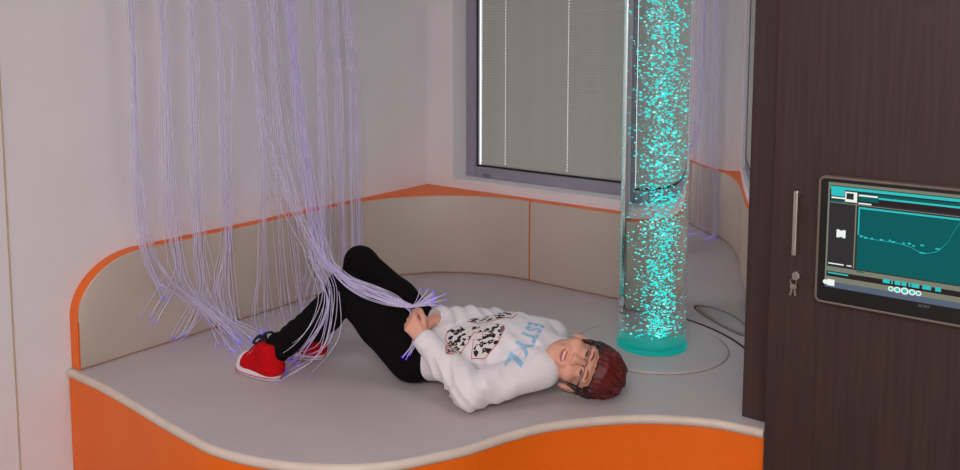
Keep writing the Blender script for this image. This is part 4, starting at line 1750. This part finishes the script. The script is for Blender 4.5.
bundle('fourth pale fibre bundle from the rounded pad end, falling straight towards the red shoe', 218, 2.1, 19, [
    [(219, 60, 'x', XH, 2.0), (222, 150, 'x', XH, 2.6), (226, 235, 'x', Xp, 3), (222, 285, 'x', Xp, 5), (230, 322, 'x', Xp + .02, 5), (246, 344, 'z', 0.003, 11)],
    [(219, 60, 'x', XH, 2.0), (223, 150, 'x', XH, 2.6), (227, 235, 'x', Xp, 3), (228, 285, 'x', Xp, 5), (234, 326, 'x', Xp + .02, 4), (234, 352, 'z', 0.003, 10)],
    [(231, 40, 'x', XH, 1.2), (229, 150, 'x', XH, 2.0), (228, 240, 'x', Xp, 3), (216, 290, 'x', Xp, 4), (226, 330, 'x', Xp + .01, 5)]], 4)
# the middle bundles: part is pulled over the knees to the hand, part falls to the mat
hold = lambda x0, y0, x1, y1: [(x0, y0, 'x', XH + 0.04, 4), (x1, y1, 'x', XH + 0.16, 5), (324, 255, 'v', 0.01, 5), (336, 269, 'v', -0.095, 3.2), (348, 281, 'v', -0.160, 4.5), (368, 290, 'v', -0.180, 6.5), (390, 299, 'v', -0.180, 5.5),
                               (409, 306, 'v', -0.172, 1.6), (418, 305, 'v', -0.160, 1.5), (434, 297, 'v', -0.140, 8)]
hold_b = lambda x0, y0, x1, y1: hold(x0, y0, x1, y1)[:7] + [(407, 307, 'v', -0.170, 1.4), (413, 318, 'v', -0.130, 1.0), (414, 342, 'v', -0.165, 1.5), (405, 356, 'v', -0.180, 4)]
fall = lambda x0, y0, x1, y1: [(x0, y0, 'x', XH + 0.03, 3.5), (x1, y1, 'x', XH + 0.14, 4), (318, 258, 'v', 0.04, 4), (330, 276, 'v', -0.10, 3.5), (336, 296, 'v', -0.168, 4), (334, 330, 'v', -0.205, 6), (322, 354, 'v', -0.215, 6), (296, 370, 'z', 0.003, 13)]
fall2 = lambda x0, y0, x1, y1: [(x0, y0, 'x', XH + 0.03, 3.5), (x1, y1, 'x', XH + 0.14, 4), (314, 262, 'v', 0.04, 4), (322, 284, 'v', -0.10, 3.5), (325, 302, 'v', -0.172, 4), (318, 325, 'v', -0.20, 5), (303, 346, 'v', -0.205, 6), (288, 362, 'z', 0.003, 12)]
drop = lambda a, b, c, d: [(a, 90, 'x', XH, 3.5), (b, 180, 'x', XH, 4.5), (c, 260, 'x', Xp + 0.01, 6), (d, 322, 'x', Xp + 0.03, 6), (d + 6, 336, 'z', 0.003, 9)]
bundle('fibre bundle gathered in the hand, leaning to the right of the fourth bundle', 252, 3.9, 19, [
    hold(262, 110, 290, 195), drop(258, 262, 262, 262), fall(262, 110, 282, 190), drop(256, 259, 256, 250), hold_b(264, 110, 292, 195), drop(262, 268, 275, 282), drop(260, 266, 270, 272)], 5)
bundle('loose thin fibre bundle between the gathered bundle and the violet one', 272, 5.2, 17, [
    hold(280, 110, 298, 190), drop(272, 278, 286, 292), fall2(280, 110, 296, 190), drop(274, 281, 290, 296)], 6)
bundle('deep violet fibre bundle slanting towards the raised knees', 291, 3.9, 25, [
    hold(300, 110, 312, 190), fall(299, 110, 310, 190), hold(301, 110, 314, 195), hold_b(301, 110, 313, 190), drop(296, 301, 308, 312), fall2(298, 110, 306, 185)], 7, 'strand_violet')
bundle('pale fibre bundle hanging just beyond the violet one above the knees', 318, 3.1, 20, [
    [(321, 90, 'x', XH, 2.8), (324, 180, 'x', XH, 3.4), (325, 240, 'x', Xp, 4), (318, 290, 'x', Xp + .01, 9)],
    hold(321, 100, 323, 190),
    [(321, 90, 'x', XH, 2.8), (323, 180, 'x', XH, 3.4), (321, 250, 'x', Xp, 5), (312, 300, 'x', Xp + .03, 8), (306, 318, 'z', 0.003, 7)]], 8)
bundle('pale fibre bundle behind the raised knees, nearest the plain wall', 334, 3.1, 17, [
    [(338, 90, 'x', XH, 2.4), (340, 180, 'x', XH, 2.8), (342, 240, 'x', Xp, 3), (344, 285, 'x', Xp, 4), (348, 296, 'z', 0.003, 6)]], 9)
bundle('wide pale fibre bundle closest to the window wall', 350, 3.9, 22, [
    [(353, 90, 'x', XH, 3.4), (355, 180, 'x', XH, 3.6), (357, 235, 'x', Xp, 3.8), (356, 275, 'x', Xp, 4), (360, 290, 'z', 0.003, 7)]], 10)
